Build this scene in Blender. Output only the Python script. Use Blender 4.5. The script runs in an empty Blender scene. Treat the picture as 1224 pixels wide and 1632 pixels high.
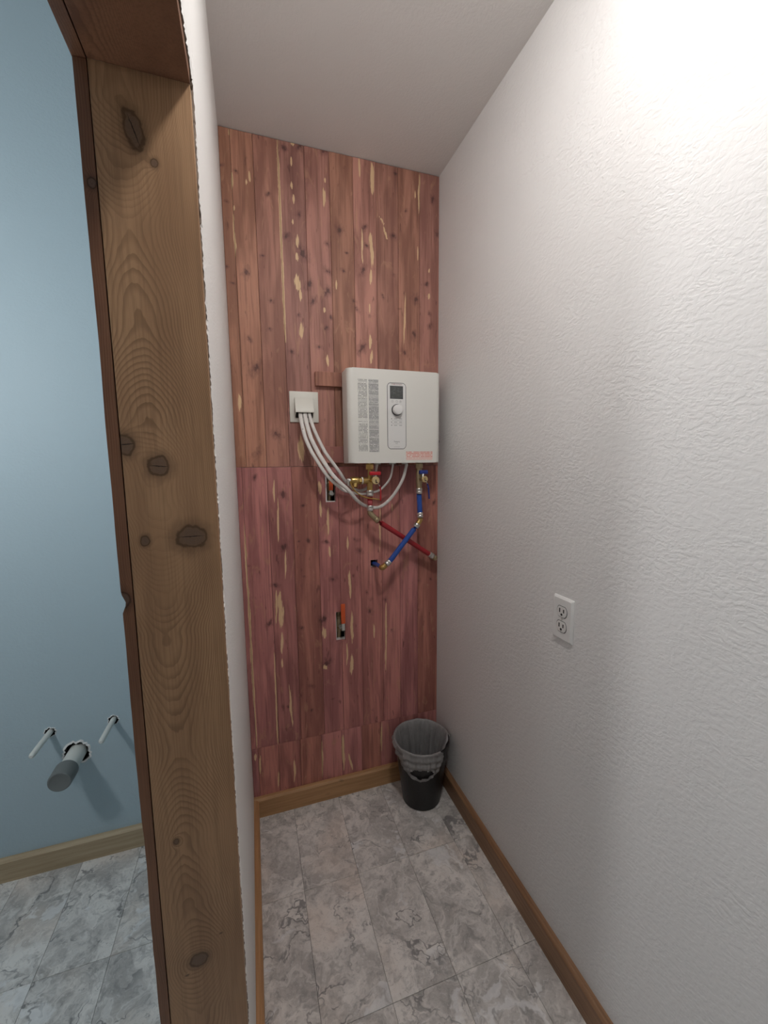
import bpy, bmesh, math, random
import numpy as np
from mathutils import Vector, Matrix

# ------------------------------------------------------------------ clear
for blk in (bpy.data.objects, bpy.data.meshes, bpy.data.materials, bpy.data.lights, bpy.data.cameras):
    for it in list(blk):
        blk.remove(it)
scene = bpy.context.scene
COL = scene.collection

# ------------------------------------------------------------------ measured dimensions (metres)
H = 2.7426          # ceiling height
XR = 0.8220         # right wall face
YB = 1.7027         # cedar face
YW = YB + 0.018     # drywall behind the cedar / blue wall
XL = -0.0551        # closet face of the partition
JY = 0.720          # face of the door jamb
HZ = 2.0885         # underside of the head jamb
JXR, JXL = -0.0588, -0.1872   # jamb edges
NY = -0.10          # near side of the doorway
YR = -2.1           # rear wall
HB = 3.15           # the blue room is taller
XF = -2.15          # far wall of the blue room

# ------------------------------------------------------------------ camera
cam_d = bpy.data.cameras.new('camera')
cam_d.sensor_fit = 'HORIZONTAL'
cam_d.sensor_width = 36.0
cam_d.lens = 642.42 / 1224.0 * 36.0
cam_d.clip_start = 0.01
cam = bpy.data.objects.new('camera', cam_d)
COL.objects.link(cam)
_pi, _ya, _ro = -0.11917, 0.3164, -0.01089
fw = Vector((math.sin(_ya) * math.cos(_pi), math.cos(_ya) * math.cos(_pi), math.sin(_pi)))
rt = fw.cross(Vector((0, 0, 1))).normalized()
up = rt.cross(fw)
r2 = math.cos(_ro) * rt + math.sin(_ro) * up
u2 = -math.sin(_ro) * rt + math.cos(_ro) * up
cam.matrix_world = Matrix(((r2.x, u2.x, -fw.x, 0), (r2.y, u2.y, -fw.y, 0), (r2.z, u2.z, -fw.z, 1.5295), (0, 0, 0, 1)))
scene.camera = cam

# ------------------------------------------------------------------ world, exposure
w = bpy.data.worlds.new('world')
scene.world = w
w.use_nodes = True
w.node_tree.nodes['Background'].inputs[0].default_value = (0.6, 0.65, 0.7, 1)
w.node_tree.nodes['Background'].inputs[1].default_value = 0.15
vs = scene.view_settings
vs.view_transform = 'Standard'
vs.look = 'None'
vs.gamma = 1.0
vs.use_curve_mapping = False
vs.exposure = 0.08
# the lamps that light the place (their fixtures are built at the end)
HALL_LIGHT = dict(loc=(0.34, 0.45), strength=156.0, colour=(1.0, 0.975, 0.955))
BLUE_LIGHTS = [dict(loc=(-1.10, 0.42), drop=0.95, strength=22.0, colour=(0.97, 0.985, 1.0)), dict(loc=(-1.15, 0.75), drop=1.22, strength=122.0, colour=(0.97, 0.985, 1.0))]

# ------------------------------------------------------------------ node helpers
def mat(name):
    m = bpy.data.materials.new(name)
    m.use_nodes = True
    nt = m.node_tree
    return m, nt, nt.nodes['Principled BSDF']

def N(nt, typ, ins=None, **kw):
    n = nt.nodes.new(typ)
    for k, v in kw.items():
        setattr(n, k, v)
    for k, v in (ins or {}).items():
        if hasattr(v, 'is_linked') or isinstance(v, bpy.types.NodeSocket):
            nt.links.new(v, n.inputs[k])
        else:
            n.inputs[k].default_value = v
    return n

def math_(nt, op, a, b=None, c=None, clamp=False):
    ins = {0: a}
    if b is not None: ins[1] = b
    if c is not None: ins[2] = c
    n = N(nt, 'ShaderNodeMath', ins, operation=op)
    n.use_clamp = clamp
    return n.outputs[0]

def sstep(nt, x, lo, hi):
    n = N(nt, 'ShaderNodeMapRange', {0: x, 1: lo, 2: hi}, interpolation_type='SMOOTHSTEP')
    return n.outputs[0]

def mix(nt, f, a, b, mode='MIX'):
    n = nt.nodes.new('ShaderNodeMix')
    n.data_type = 'RGBA'
    n.blend_type = mode
    for idx, v in ((0, f), (6, a), (7, b)):
        if isinstance(v, bpy.types.NodeSocket):
            nt.links.new(v, n.inputs[idx])
        else:
            n.inputs[idx].default_value = v if idx == 0 else (*v[:3], 1)
    return n.outputs[2]

def coords(nt, scale=(1, 1, 1), rand=0.0):
    """object coordinates, stretched, moved on by a per-object random step"""
    tc = N(nt, 'ShaderNodeTexCoord').outputs['Object']
    m = N(nt, 'ShaderNodeVectorMath', {0: tc, 1: scale}, operation='MULTIPLY').outputs[0]
    if rand:
        oi = N(nt, 'ShaderNodeObjectInfo').outputs['Random']
        s = N(nt, 'ShaderNodeVectorMath', {0: (rand * 1.0, rand * 1.7, rand * 0.6), 'Scale': oi}, operation='SCALE').outputs[0]
        m = N(nt, 'ShaderNodeVectorMath', {0: m, 1: s}, operation='ADD').outputs[0]
    return m

def noise(nt, vec, scale, detail=3.0, rough=0.55, dist=0.0):
    return N(nt, 'ShaderNodeTexNoise', {'Vector': vec, 'Scale': scale, 'Detail': detail, 'Roughness': rough, 'Distortion': dist}).outputs[0]

def bump(nt, b, h, strength=0.3, dist=0.002):
    n = N(nt, 'ShaderNodeBump', {'Height': h, 'Strength': strength, 'Distance': dist})
    nt.links.new(n.outputs[0], b.inputs['Normal'])

def simple(name, col, rough=0.5, metal=0.0, spec=0.5, var=0.06, scale=40.0, bmp=0.0):
    """plain surface with a slight procedural mottling"""
    m, nt, b = mat(name)
    n = noise(nt, coords(nt), scale, 3)
    c0 = [c * (1 - var) for c in col]
    c1 = [min(1, c * (1 + var)) for c in col]
    nt.links.new(mix(nt, n, c0, c1), b.inputs['Base Color'])
    b.inputs['Roughness'].default_value = rough
    b.inputs['Metallic'].default_value = metal
    b.inputs['Specular IOR Level'].default_value = spec
    if bmp:
        bump(nt, b, n, bmp, 0.001)
    return m

# ------------------------------------------------------------------ materials
def paint(name, col, scale=75.0, strength=0.5, dist=0.003, rough=0.6):
    m, nt, b = mat(name)
    v = coords(nt, (1, 0.75, 1.15))
    warp = N(nt, 'ShaderNodeTexNoise', {'Vector': v, 'Scale': 22.0, 'Detail': 2.0}).outputs[1]
    wv = N(nt, 'ShaderNodeVectorMath', {0: warp, 1: (0.02, 0.02, 0.02)}, operation='MULTIPLY').outputs[0]
    v2 = N(nt, 'ShaderNodeVectorMath', {0: v, 1: wv}, operation='ADD').outputs[0]
    a = noise(nt, v2, scale, 2.0, 0.5)
    a = sstep(nt, a, 0.36, 0.62)
    f = noise(nt, v, scale * 4.0, 2.0)
    amp = sstep(nt, noise(nt, v, 5.0, 2.0), 0.3, 0.7)
    amp = math_(nt, 'MULTIPLY_ADD', amp, 0.6, 0.4)
    hgt = math_(nt, 'MULTIPLY', math_(nt, 'ADD', a, math_(nt, 'MULTIPLY', f, 0.25)), amp)
    bump(nt, b, hgt, strength, dist)
    big = noise(nt, coords(nt), 1.6, 3.0)
    nt.links.new(mix(nt, big, [c * 0.97 for c in col], [min(1, c * 1.02) for c in col]), b.inputs['Base Color'])
    b.inputs['Roughness'].default_value = rough
    b.inputs['Specular IOR Level'].default_value = 0.35
    return m

M = {}
M['white_wall'] = paint('white_textured_paint', (0.765, 0.755, 0.745), 105.0, 0.32, 0.0022, 0.5)
M['left_wall'] = paint('white_paint_fine', (0.78, 0.765, 0.745), 150.0, 0.25, 0.0015, 0.55)
M['ceiling'] = paint('ceiling_paint', (0.79, 0.77, 0.75), 130.0, 0.18, 0.0015, 0.8)
M['blue_wall'] = paint('blue_paint', (0.435, 0.535, 0.582), 90.0, 0.25, 0.0016, 0.6)
M['gypsum'] = simple('torn_gypsum', (0.20, 0.155, 0.12), 0.95, var=0.5, scale=220.0, bmp=0.6)
M['gypsum_white'] = simple('cut_drywall_edge', (0.62, 0.60, 0.57), 0.95, var=0.25, scale=200.0, bmp=0.5)
M['cavity'] = simple('wall_cavity', (0.05, 0.042, 0.036), 0.95, var=0.4)

def cedar_material(name, base_a, base_b, gridded=True):
    m, nt, b = mat(name)
    v = coords(nt, (1, 1, 0.035), 9.0)
    streak = noise(nt, v, 120.0, 4.0, 0.6)
    v2 = coords(nt, (1, 1, 0.12), 5.0)
    band = noise(nt, v2, 22.0, 3.0, 0.5, 0.6)
    col = mix(nt, sstep(nt, band, 0.36, 0.64), [c * 0.86 for c in base_a], [c * 1.08 for c in base_b])
    # each board has its own tint
    oi = N(nt, 'ShaderNodeObjectInfo').outputs['Random']
    hs = N(nt, 'ShaderNodeHueSaturation', {'Color': col, 'Hue': math_(nt, 'MULTIPLY_ADD', oi, 0.022, 0.489),
                                           'Saturation': math_(nt, 'MULTIPLY_ADD', oi, 0.14, 0.90),
                                           'Value': math_(nt, 'MULTIPLY_ADD', math_(nt, 'FRACT', math_(nt, 'MULTIPLY', oi, 7.31)), 0.28, 0.86)})
    col = hs.outputs[0]
    dark = sstep(nt, streak, 0.52, 0.30)
    col = mix(nt, math_(nt, 'MULTIPLY', dark, 0.45), col, [c * 0.45 for c in base_a])
    # fine dark flecks along the grain
    fl = noise(nt, coords(nt, (1, 1, 0.22), 3.0), 75.0, 2.0, 0.5)
    col = mix(nt, math_(nt, 'MULTIPLY', sstep(nt, fl, 0.66, 0.78), 0.60), col, (0.07, 0.025, 0.022))
    # curly lighter figure
    cu = noise(nt, coords(nt, (1, 1, 0.30), 4.0), 26.0, 3.0, 0.55, 1.5)
    col = mix(nt, math_(nt, 'MULTIPLY', sstep(nt, cu, 0.58, 0.72), 0.45), col, (0.50, 0.27, 0.17))
    if gridded:
        warp = noise(nt, coords(nt, (1, 1, 0.07)), 240.0, 4.0, 0.6)
        sap = N(nt, 'ShaderNodeAttribute', attribute_name='sap').outputs['Fac']
        sv = math_(nt, 'ADD', sap, math_(nt, 'MULTIPLY_ADD', warp, 2.6, -1.33))
        sapm = sstep(nt, sv, -0.06, 0.20)
        sapcol = mix(nt, streak, (0.60, 0.39, 0.205), (0.86, 0.64, 0.39))
        kn = N(nt, 'ShaderNodeAttribute', attribute_name='knot').outputs['Fac']
        kw = math_(nt, 'ADD', kn, math_(nt, 'MULTIPLY_ADD', noise(nt, coords(nt, (1, 1, 0.6)), 70.0, 4.0, 0.65), 3.2, -1.75))
        halo = sstep(nt, kw, -0.9, 0.3)
        col = mix(nt, math_(nt, 'MULTIPLY', halo, 0.38), col, (0.115, 0.046, 0.042))
        col = mix(nt, math_(nt, 'MULTIPLY', sapm, 0.92), col, sapcol)
        core = sstep(nt, kw, 0.05, 0.7)
        col = mix(nt, math_(nt, 'MULTIPLY', core, 0.70), col, (0.060, 0.026, 0.026))
    nt.links.new(col, b.inputs['Base Color'])
    b.inputs['Roughness'].default_value = 0.55
    b.inputs['Specular IOR Level'].default_value = 0.35
    bump(nt, b, streak, 0.12, 0.0008)
    return m

M['cedar'] = cedar_material('red_cedar', (0.325, 0.140, 0.098), (0.425, 0.197, 0.140))
M['cedar_low'] = cedar_material('red_cedar_purplish', (0.37, 0.138, 0.120), (0.475, 0.190, 0.160))
M['cedar_plain'] = cedar_material('red_cedar_offcut', (0.32, 0.125, 0.090), (0.41, 0.18, 0.13), False)

def jamb_material(name, light, dark, late):
    m, nt, b = mat(name)
    ph = N(nt, 'ShaderNodeAttribute', attribute_name='phase').outputs['Fac']
    wob = noise(nt, coords(nt, (1, 1, 0.25)), 40.0, 3.0)
    ph = math_(nt, 'ADD', ph, math_(nt, 'MULTIPLY_ADD', wob, 1.2, -0.6))
    fr = math_(nt, 'FRACT', ph)
    line = math_(nt, 'MULTIPLY', sstep(nt, fr, 0.35, 0.90), sstep(nt, fr, 1.0, 0.93))
    big = noise(nt, coords(nt, (1, 1, 0.2)), 14.0, 3.0)
    fine = noise(nt, coords(nt, (1, 1, 0.02)), 330.0, 3.0, 0.6)
    col = mix(nt, sstep(nt, big, 0.35, 0.7), light, dark)
    vis = math_(nt, 'MULTIPLY_ADD', sstep(nt, noise(nt, coords(nt, (1, 1, 0.4)), 11.0, 2.0), 0.35, 0.65), 0.34, 0.10)
    col = mix(nt, math_(nt, 'MULTIPLY', line, vis), col, late)
    col = mix(nt, math_(nt, 'MULTIPLY', sstep(nt, fine, 0.55, 0.35), 0.28), col, [c * 0.6 for c in dark])
    kn = N(nt, 'ShaderNodeAttribute', attribute_name='knot').outputs['Fac']
    kw = math_(nt, 'ADD', kn, math_(nt, 'MULTIPLY_ADD', noise(nt, coords(nt), 55.0, 3.0), 0.9, -0.47))
    col = mix(nt, math_(nt, 'MULTIPLY', sstep(nt, kw, -1.0, 0.15), 0.62), col, [c * 0.42 for c in dark])
    ring = math_(nt, 'MULTIPLY', sstep(nt, kw, -0.12, 0.04), sstep(nt, kw, 0.30, 0.12))
    col = mix(nt, math_(nt, 'MULTIPLY', ring, 0.75), col, [c * 0.22 for c in dark])
    core = sstep(nt, kw, 0.10, 0.34)
    col = mix(nt, math_(nt, 'MULTIPLY', core, 0.6), col, (0.120, 0.080, 0.060))
    rg = math_(nt, 'FRACT', math_(nt, 'MULTIPLY', kw, 4.0))
    col = mix(nt, math_(nt, 'MULTIPLY', math_(nt, 'MULTIPLY', core, sstep(nt, rg, 0.5, 0.9)), 0.35), col, (0.17, 0.115, 0.085))
    # drying splits: signed distance across and position along, in split widths
    cd = N(nt, 'ShaderNodeAttribute', attribute_name='crack').outputs['Fac']
    cl = N(nt, 'ShaderNodeAttribute', attribute_name='crack_along').outputs['Fac']
    cwob = math_(nt, 'MULTIPLY_ADD', noise(nt, coords(nt), 170.0, 2.0), 2.4, -1.2)
    cdd = math_(nt, 'ABSOLUTE', math_(nt, 'ADD', cd, cwob))
    lim = math_(nt, 'SUBTRACT', 1.0, math_(nt, 'MULTIPLY', cl, cl))
    col = mix(nt, sstep(nt, math_(nt, 'SUBTRACT', math_(nt, 'MULTIPLY', lim, 0.75), cdd), -0.1, 0.35), col, (0.014, 0.009, 0.007))
    nt.links.new(col, b.inputs['Base Color'])
    b.inputs['Roughness'].default_value = 0.42
    b.inputs['Specular IOR Level'].default_value = 0.35
    bump(nt, b, fine, 0.10, 0.0006)
    return m

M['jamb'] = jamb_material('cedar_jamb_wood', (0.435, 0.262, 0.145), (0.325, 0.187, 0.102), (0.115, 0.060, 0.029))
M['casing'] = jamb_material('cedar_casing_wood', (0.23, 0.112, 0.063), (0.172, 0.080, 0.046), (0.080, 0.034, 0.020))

def board_material(name, a, bcol, axis, knots=0.5):
    m, nt, b = mat(name)
    sc = [1.0, 1.0, 1.0]
    sc[axis] = 0.04
    g = noise(nt, coords(nt, sc, 6.0), 95.0, 4.0, 0.6, 0.3)
    col = mix(nt, sstep(nt, g, 0.3, 0.7), a, bcol)
    sk = [1.0, 1.0, 1.0]
    sk[axis] = 0.55
    k = noise(nt, coords(nt, sk, 4.0), 17.0, 1.0)
    col = mix(nt, math_(nt, 'MULTIPLY', sstep(nt, k, 0.76, 0.82), knots), col, [c * 0.2 for c in bcol])
    nt.links.new(col, b.inputs['Base Color'])
    b.inputs['Roughness'].default_value = 0.45
    bump(nt, b, g, 0.08, 0.0006)
    return m

M['base_x'] = board_material('baseboard_pine_back', (0.49, 0.285, 0.135), (0.37, 0.205, 0.090), 0)
M['base_yl'] = board_material('baseboard_pine_left', (0.48, 0.265, 0.125), (0.36, 0.185, 0.082), 1)
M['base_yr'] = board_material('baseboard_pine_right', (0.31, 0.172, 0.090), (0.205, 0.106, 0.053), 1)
M['base_blue'] = board_material('baseboard_pine_pale', (0.50, 0.385, 0.245), (0.40, 0.29, 0.175), 0)

def stone_material():
    m, nt, b = mat('vinyl_stone_tile')
    v = coords(nt, (1, 1, 1), 11.0)
    warp = N(nt, 'ShaderNodeTexNoise', {'Vector': v, 'Scale': 6.0, 'Detail': 4.0, 'Roughness': 0.6}).outputs[1]
    wv = N(nt, 'ShaderNodeVectorMath', {0: warp, 1: (0.22, 0.22, 0.22)}, operation='MULTIPLY').outputs[0]
    v2 = N(nt, 'ShaderNodeVectorMath', {0: v, 1: wv}, operation='ADD').outputs[0]
    cloud = noise(nt, v2, 8.0, 6.0, 0.62, 0.4)
    col = mix(nt, sstep(nt, cloud, 0.36, 0.64), (0.476, 0.454, 0.432), (0.804, 0.769, 0.730))
    med = noise(nt, v2, 26.0, 5.0, 0.65)
    col = mix(nt, math_(nt, 'MULTIPLY', sstep(nt, med, 0.54, 0.30), 0.65), col, (0.273, 0.261, 0.254))
    mot = noise(nt, v2, 85.0, 4.0, 0.7)
    col = mix(nt, math_(nt, 'MULTIPLY', sstep(nt, mot, 0.46, 0.30), 0.55), col, (0.312, 0.299, 0.289))
    col = mix(nt, math_(nt, 'MULTIPLY', sstep(nt, mot, 0.54, 0.70), 0.40), col, (0.850, 0.850, 0.850))
    tint = noise(nt, v, 3.4, 3.0)
    col = mix(nt, math_(nt, 'MULTIPLY', sstep(nt, tint, 0.52, 0.72), 0.45), col, (0.781, 0.662, 0.572))
    # pale flowing patches
    pale = noise(nt, v2, 5.5, 5.0, 0.55, 1.2)
    col = mix(nt, math_(nt, 'MULTIPLY', sstep(nt, pale, 0.60, 0.66), 0.60), col, (0.850, 0.850, 0.850))
    # speckles
    sp = noise(nt, v, 150.0, 2.0, 0.6)
    spm = math_(nt, 'MULTIPLY', sstep(nt, sp, 0.62, 0.72), sstep(nt, noise(nt, v2, 9.0, 3.0), 0.50, 0.66))
    col = mix(nt, math_(nt, 'MULTIPLY', spm, 0.55), col, (0.850, 0.850, 0.850))
    sd = noise(nt, v2, 60.0, 3.0, 0.6)
    sdm = math_(nt, 'MULTIPLY', sstep(nt, sd, 0.58, 0.70), sstep(nt, noise(nt, v2, 7.0, 3.0), 0.48, 0.62))
    col = mix(nt, math_(nt, 'MULTIPLY', sdm, 0.65), col, (0.183, 0.178, 0.180))
    # cracks: where a warped noise crosses its middle value
    cr = noise(nt, v2, 4.2, 4.0, 0.5, 0.5)
    crm = sstep(nt, math_(nt, 'ABSOLUTE', math_(nt, 'SUBTRACT', cr, 0.5)), 0.014, 0.003)
    crm = math_(nt, 'MULTIPLY', crm, sstep(nt, noise(nt, v, 6.0, 2.0), 0.42, 0.58))
    col = mix(nt, math_(nt, 'MULTIPLY', crm, 0.75), col, (0.161, 0.156, 0.157))
    cr2 = noise(nt, v2, 3.3, 4.0, 0.5, 0.9)
    cm2 = sstep(nt, math_(nt, 'ABSOLUTE', math_(nt, 'SUBTRACT', cr2, 0.47)), 0.013, 0.003)
    col = mix(nt, math_(nt, 'MULTIPLY', cm2, 0.45), col, (0.813, 0.787, 0.754))
    nt.links.new(col, b.inputs['Base Color'])
    b.inputs['Roughness'].default_value = 0.42
    b.inputs['Specular IOR Level'].default_value = 0.4
    bump(nt, b, med, 0.06, 0.001)
    return m

M['tile'] = stone_material()
M['grout'] = simple('floor_underlay', (0.10, 0.098, 0.095), 0.9)
M['heater'] = simple('white_enamel_cover', (0.74, 0.73, 0.685), 0.32, var=0.012, scale=9.0)
M['heater_back'] = simple('light_grey_plastic_back', (0.55, 0.545, 0.52), 0.5)
M['panel'] = simple('control_panel_foil', (0.72, 0.715, 0.70), 0.4, var=0.01)
M['ink'] = simple('dark_print', (0.05, 0.05, 0.055), 0.6)
M['ink_grey'] = simple('grey_print', (0.26, 0.26, 0.26), 0.6)
M['ink_red'] = simple('dark_red_print', (0.25, 0.03, 0.03), 0.6)
M['plate'] = simple('ivory_plastic', (0.70, 0.685, 0.62), 0.4, var=0.015)
M['white_plastic'] = simple('white_plastic', (0.76, 0.755, 0.74), 0.35, var=0.015)
M['receptacle'] = simple('receptacle_plastic', (0.72, 0.71, 0.69), 0.35, var=0.015)
M['slot'] = simple('dark_slot', (0.015, 0.014, 0.013), 0.8)
M['brass'] = simple('brass', (0.52, 0.36, 0.13), 0.30, 0.9, var=0.18, scale=90.0)
M['brass_pale'] = simple('pale_brass', (0.70, 0.54, 0.28), 0.35, 0.75, var=0.10, scale=90.0)
M['brass_dull'] = simple('dull_lead_free_brass', (0.42, 0.34, 0.21), 0.45, 0.8, var=0.2, scale=90.0)
M['steel'] = simple('stainless_crimp_ring', (0.62, 0.61, 0.58), 0.32, 0.9, var=0.10, scale=120.0)
M['tape'] = simple('white_thread_tape', (0.75, 0.74, 0.70), 0.8)
M['red_pipe'] = simple('red_water_tube', (0.33, 0.018, 0.026), 0.38, var=0.06)
M['blue_pipe'] = simple('blue_water_tube', (0.018, 0.075, 0.34), 0.38, var=0.06)
M['red_handle'] = simple('red_handle', (0.48, 0.012, 0.022), 0.35)
M['blue_handle'] = simple('blue_handle', (0.018, 0.035, 0.22), 0.35)
M['orange'] = simple('orange_vinyl_lever', (0.62, 0.10, 0.025), 0.5, var=0.12)
M['yellow'] = simple('yellow_cord', (0.46, 0.29, 0.06), 0.5, var=0.15)
M['black'] = simple('black_bin_plastic', (0.0055, 0.0055, 0.0062), 0.38, var=0.15)
M['black_knob'] = simple('black_plastic', (0.012, 0.012, 0.013), 0.45)
M['pvc'] = simple('white_pipe_plastic', (0.66, 0.665, 0.62), 0.4, var=0.03)
M['grey_cap'] = simple('grey_rubber_cap', (0.165, 0.175, 0.17), 0.6, var=0.06)
M['screw'] = simple('painted_screw', (0.55, 0.54, 0.52), 0.4, 0.3)

def cable_material():
    m, nt, b = mat('white_cable_sheath')
    n = noise(nt, coords(nt), 160.0, 2.0)
    s = noise(nt, coords(nt), 60.0, 3.0)
    col = mix(nt, n, (0.62, 0.59, 0.56), (0.74, 0.71, 0.68))
    col = mix(nt, math_(nt, 'MULTIPLY', sstep(nt, s, 0.68, 0.74), 0.6), col, (0.10, 0.085, 0.08))
    nt.links.new(col, b.inputs['Base Color'])
    b.inputs['Roughness'].default_value = 0.45
    return m
M['cable'] = cable_material()

def screen_material():
    m, nt, b = mat('lcd_screen')
    v = coords(nt)
    seg = noise(nt, coords(nt, (1, 1, 1.6)), 120.0, 1.0)
    col = mix(nt, math_(nt, 'MULTIPLY', sstep(nt, seg, 0.55, 0.62), 0.35), (0.075, 0.08, 0.078), (0.16, 0.17, 0.165))
    nt.links.new(col, b.inputs['Base Color'])
    b.inputs['Roughness'].default_value = 0.25
    return m
M['screen'] = screen_material()

def print_material(name, bg, ink, pitch, word=260.0, solid=0.0):
    """lines of print too small to read: rows broken into words"""
    m, nt, b = mat(name)
    tc = N(nt, 'ShaderNodeTexCoord').outputs['Object']
    sx = N(nt, 'ShaderNodeSeparateXYZ', {0: tc})
    row = math_(nt, 'DIVIDE', sx.outputs[2], pitch)
    fr = math_(nt, 'FRACT', row)
    ln = math_(nt, 'LESS_THAN', fr, 0.56)
    idx = math_(nt, 'FLOOR', row)
    cv = N(nt, 'ShaderNodeCombineXYZ', {0: math_(nt, 'MULTIPLY', sx.outputs[0], word), 1: math_(nt, 'MULTIPLY', idx, 3.7), 2: 0.0}).outputs[0]
    wd = math_(nt, 'GREATER_THAN', noise(nt, cv, 1.0, 1.0), 0.40)
    para = N(nt, 'ShaderNodeCombineXYZ', {0: 0.5, 1: math_(nt, 'MULTIPLY', idx, 0.37), 2: 0.3}).outputs[0]
    pw = noise(nt, para, 1.0, 2.0)
    f = math_(nt, 'MULTIPLY', math_(nt, 'MULTIPLY', ln, wd), math_(nt, 'MULTIPLY_ADD', sstep(nt, pw, 0.38, 0.55), 0.65, 0.30))
    if solid:
        f = math_(nt, 'MAXIMUM', f, solid)
    nt.links.new(mix(nt, f, bg, ink), b.inputs['Base Color'])
    b.inputs['Roughness'].default_value = 0.45
    return m
M['print_a'] = print_material('instruction_print_light', (0.735, 0.725, 0.685), (0.22, 0.22, 0.21), 0.0052)
M['print_b'] = print_material('instruction_print_dense', (0.60, 0.595, 0.575), (0.16, 0.16, 0.16), 0.0046)
M['print_r'] = print_material('red_warning_print', (0.82, 0.68, 0.62), (0.70, 0.22, 0.18), 0.0062, 150.0)

def liner_material():
    m, nt, b = mat('grey_translucent_film')
    n = noise(nt, coords(nt, (1, 1, 0.4)), 60.0, 4.0, 0.6, 0.8)
    nt.links.new(mix(nt, n, (0.19, 0.19, 0.192), (0.46, 0.45, 0.445)), b.inputs['Base Color'])
    b.inputs['Roughness'].default_value = 0.35
    bump(nt, b, n, 0.5, 0.004)
    tr = N(nt, 'ShaderNodeBsdfTransparent')
    mx = N(nt, 'ShaderNodeMixShader', {0: 0.22})
    nt.links.new(b.outputs[0], mx.inputs[1])
    nt.links.new(tr.outputs[0], mx.inputs[2])
    nt.links.new(mx.outputs[0], nt.nodes['Material Output'].inputs['Surface'])
    return m
M['liner'] = liner_material()

def lamp_material(name, col, strength):
    m, nt, b = mat(name)
    b.inputs['Base Color'].default_value = (0.8, 0.8, 0.8, 1)
    b.inputs['Emission Color'].default_value = (*col, 1)
    b.inputs['Emission Strength'].default_value = strength
    return m

# ------------------------------------------------------------------ mesh helpers
def link(name, me, m, parent=None):
    o = bpy.data.objects.new(name, me)
    COL.objects.link(o)
    if m is not None:
        for mm in (m if isinstance(m, (list, tuple)) else [m]):
            me.materials.append(M[mm] if isinstance(mm, str) else mm)
    if parent is not None:
        o.parent = parent
        if parent.type == 'EMPTY':
            o.matrix_parent_inverse = Matrix.Translation(parent.location).inverted()
    return o

def obj(name, bm, m, parent=None, smooth=None):
    bmesh.ops.recalc_face_normals(bm, faces=bm.faces[:])
    me = bpy.data.meshes.new(name)
    bm.to_mesh(me)
    bm.free()
    if smooth is not None:
        me.shade_smooth()
        me.set_sharp_from_angle(angle=math.radians(smooth))
    return link(name, me, m, parent)

def tag(o, label=None, cat=None, group=None, kind=None):
    if label: o['label'] = label
    if cat: o['category'] = cat
    if group: o['group'] = group
    if kind: o['kind'] = kind
    return o

def thing(name, loc, label, cat, group=None):
    o = bpy.data.objects.new(name, None)
    o.empty_display_size = 0.03
    COL.objects.link(o)
    o.location = loc
    return tag(o, label, cat, group)

def bmn():
    return bmesh.new()

def box(bm, x0, x1, y0, y1, z0, z1, bev=0.0, seg=2):
    r = bmesh.ops.create_cube(bm, size=1.0)
    vs_ = r['verts']
    for v in vs_:
        v.co.x = x0 if v.co.x < 0 else x1
        v.co.y = y0 if v.co.y < 0 else y1
        v.co.z = z0 if v.co.z < 0 else z1
    if bev:
        es = set()
        for v in vs_:
            es.update(v.link_edges)
        bmesh.ops.bevel(bm, geom=list(es), offset=bev, segments=seg, profile=0.5, affect='EDGES')
    return vs_

def frame(d):
    d = d.normalized()
    a = Vector((0, 0, 1)) if abs(d.z) < 0.9 else Vector((0, 1, 0))
    s = d.cross(a).normalized()
    return s, s.cross(d).normalized()

def rings(bm, prof, p0, p1, seg=20, caps=True, phase=0.0):
    """surface of revolution about p0->p1; prof = (distance along, radius)"""
    p0, p1 = Vector(p0), Vector(p1)
    d = (p1 - p0).normalized()
    s, t = frame(d)
    loops = []
    for h, r in prof:
        c = p0 + d * h
        loops.append([bm.verts.new(c + (s * math.cos(a) + t * math.sin(a)) * r)
                      for a in [phase + 2 * math.pi * k / seg for k in range(seg)]])
    for a, b_ in zip(loops, loops[1:]):
        for k in range(seg):
            bm.faces.new((a[k], a[(k + 1) % seg], b_[(k + 1) % seg], b_[k]))
    if caps:
        bm.faces.new(loops[0][::-1])
        bm.faces.new(loops[-1])
    return loops

def cyl(bm, p0, p1, r, seg=20, ch=0.0, r1=None):
    L = (Vector(p1) - Vector(p0)).length
    r1 = r if r1 is None else r1
    if ch:
        rings(bm, [(0, r - ch), (ch, r), (L - ch, r1), (L, r1 - ch)], p0, p1, seg)
    else:
        rings(bm, [(0, r), (L, r1)], p0, p1, seg)

def spline(pts, n=8):
    P = [Vector(p) for p in pts]
    P = [P[0] * 2 - P[1]] + P + [P[-1] * 2 - P[-2]]
    out = []
    for i in range(1, len(P) - 2):
        for k in range(n):
            t = k / n
            a, b_, c, d = P[i - 1], P[i], P[i + 1], P[i + 2]
            out.append(0.5 * ((2 * b_) + (c - a) * t + (2 * a - 5 * b_ + 4 * c - d) * t * t + (3 * b_ - a - 3 * c + d) * t ** 3))
    out.append(P[-2])
    return out

def tube(bm, pts, r, seg=12, flat=1.0, caps=True):
    pts = [Vector(p) for p in pts]
    loops = []
    ref = None
    for i, p in enumerate(pts):
        d = (pts[min(i + 1, len(pts) - 1)] - pts[max(i - 1, 0)]).normalized()
        if ref is None:
            s, t = frame(d)
        else:
            s = (ref - d * ref.dot(d)).normalized()
            t = d.cross(s).normalized()
        ref = s
        loops.append([bm.verts.new(p + s * math.cos(a) * r + t * math.sin(a) * r * flat)
                      for a in [2 * math.pi * k / seg for k in range(seg)]])
    for a, b_ in zip(loops, loops[1:]):
        for k in range(seg):
            bm.faces.new((a[k], a[(k + 1) % seg], b_[(k + 1) % seg], b_[k]))
    if caps:
        bm.faces.new(loops[0][::-1])
        bm.faces.new(loops[-1])

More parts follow.
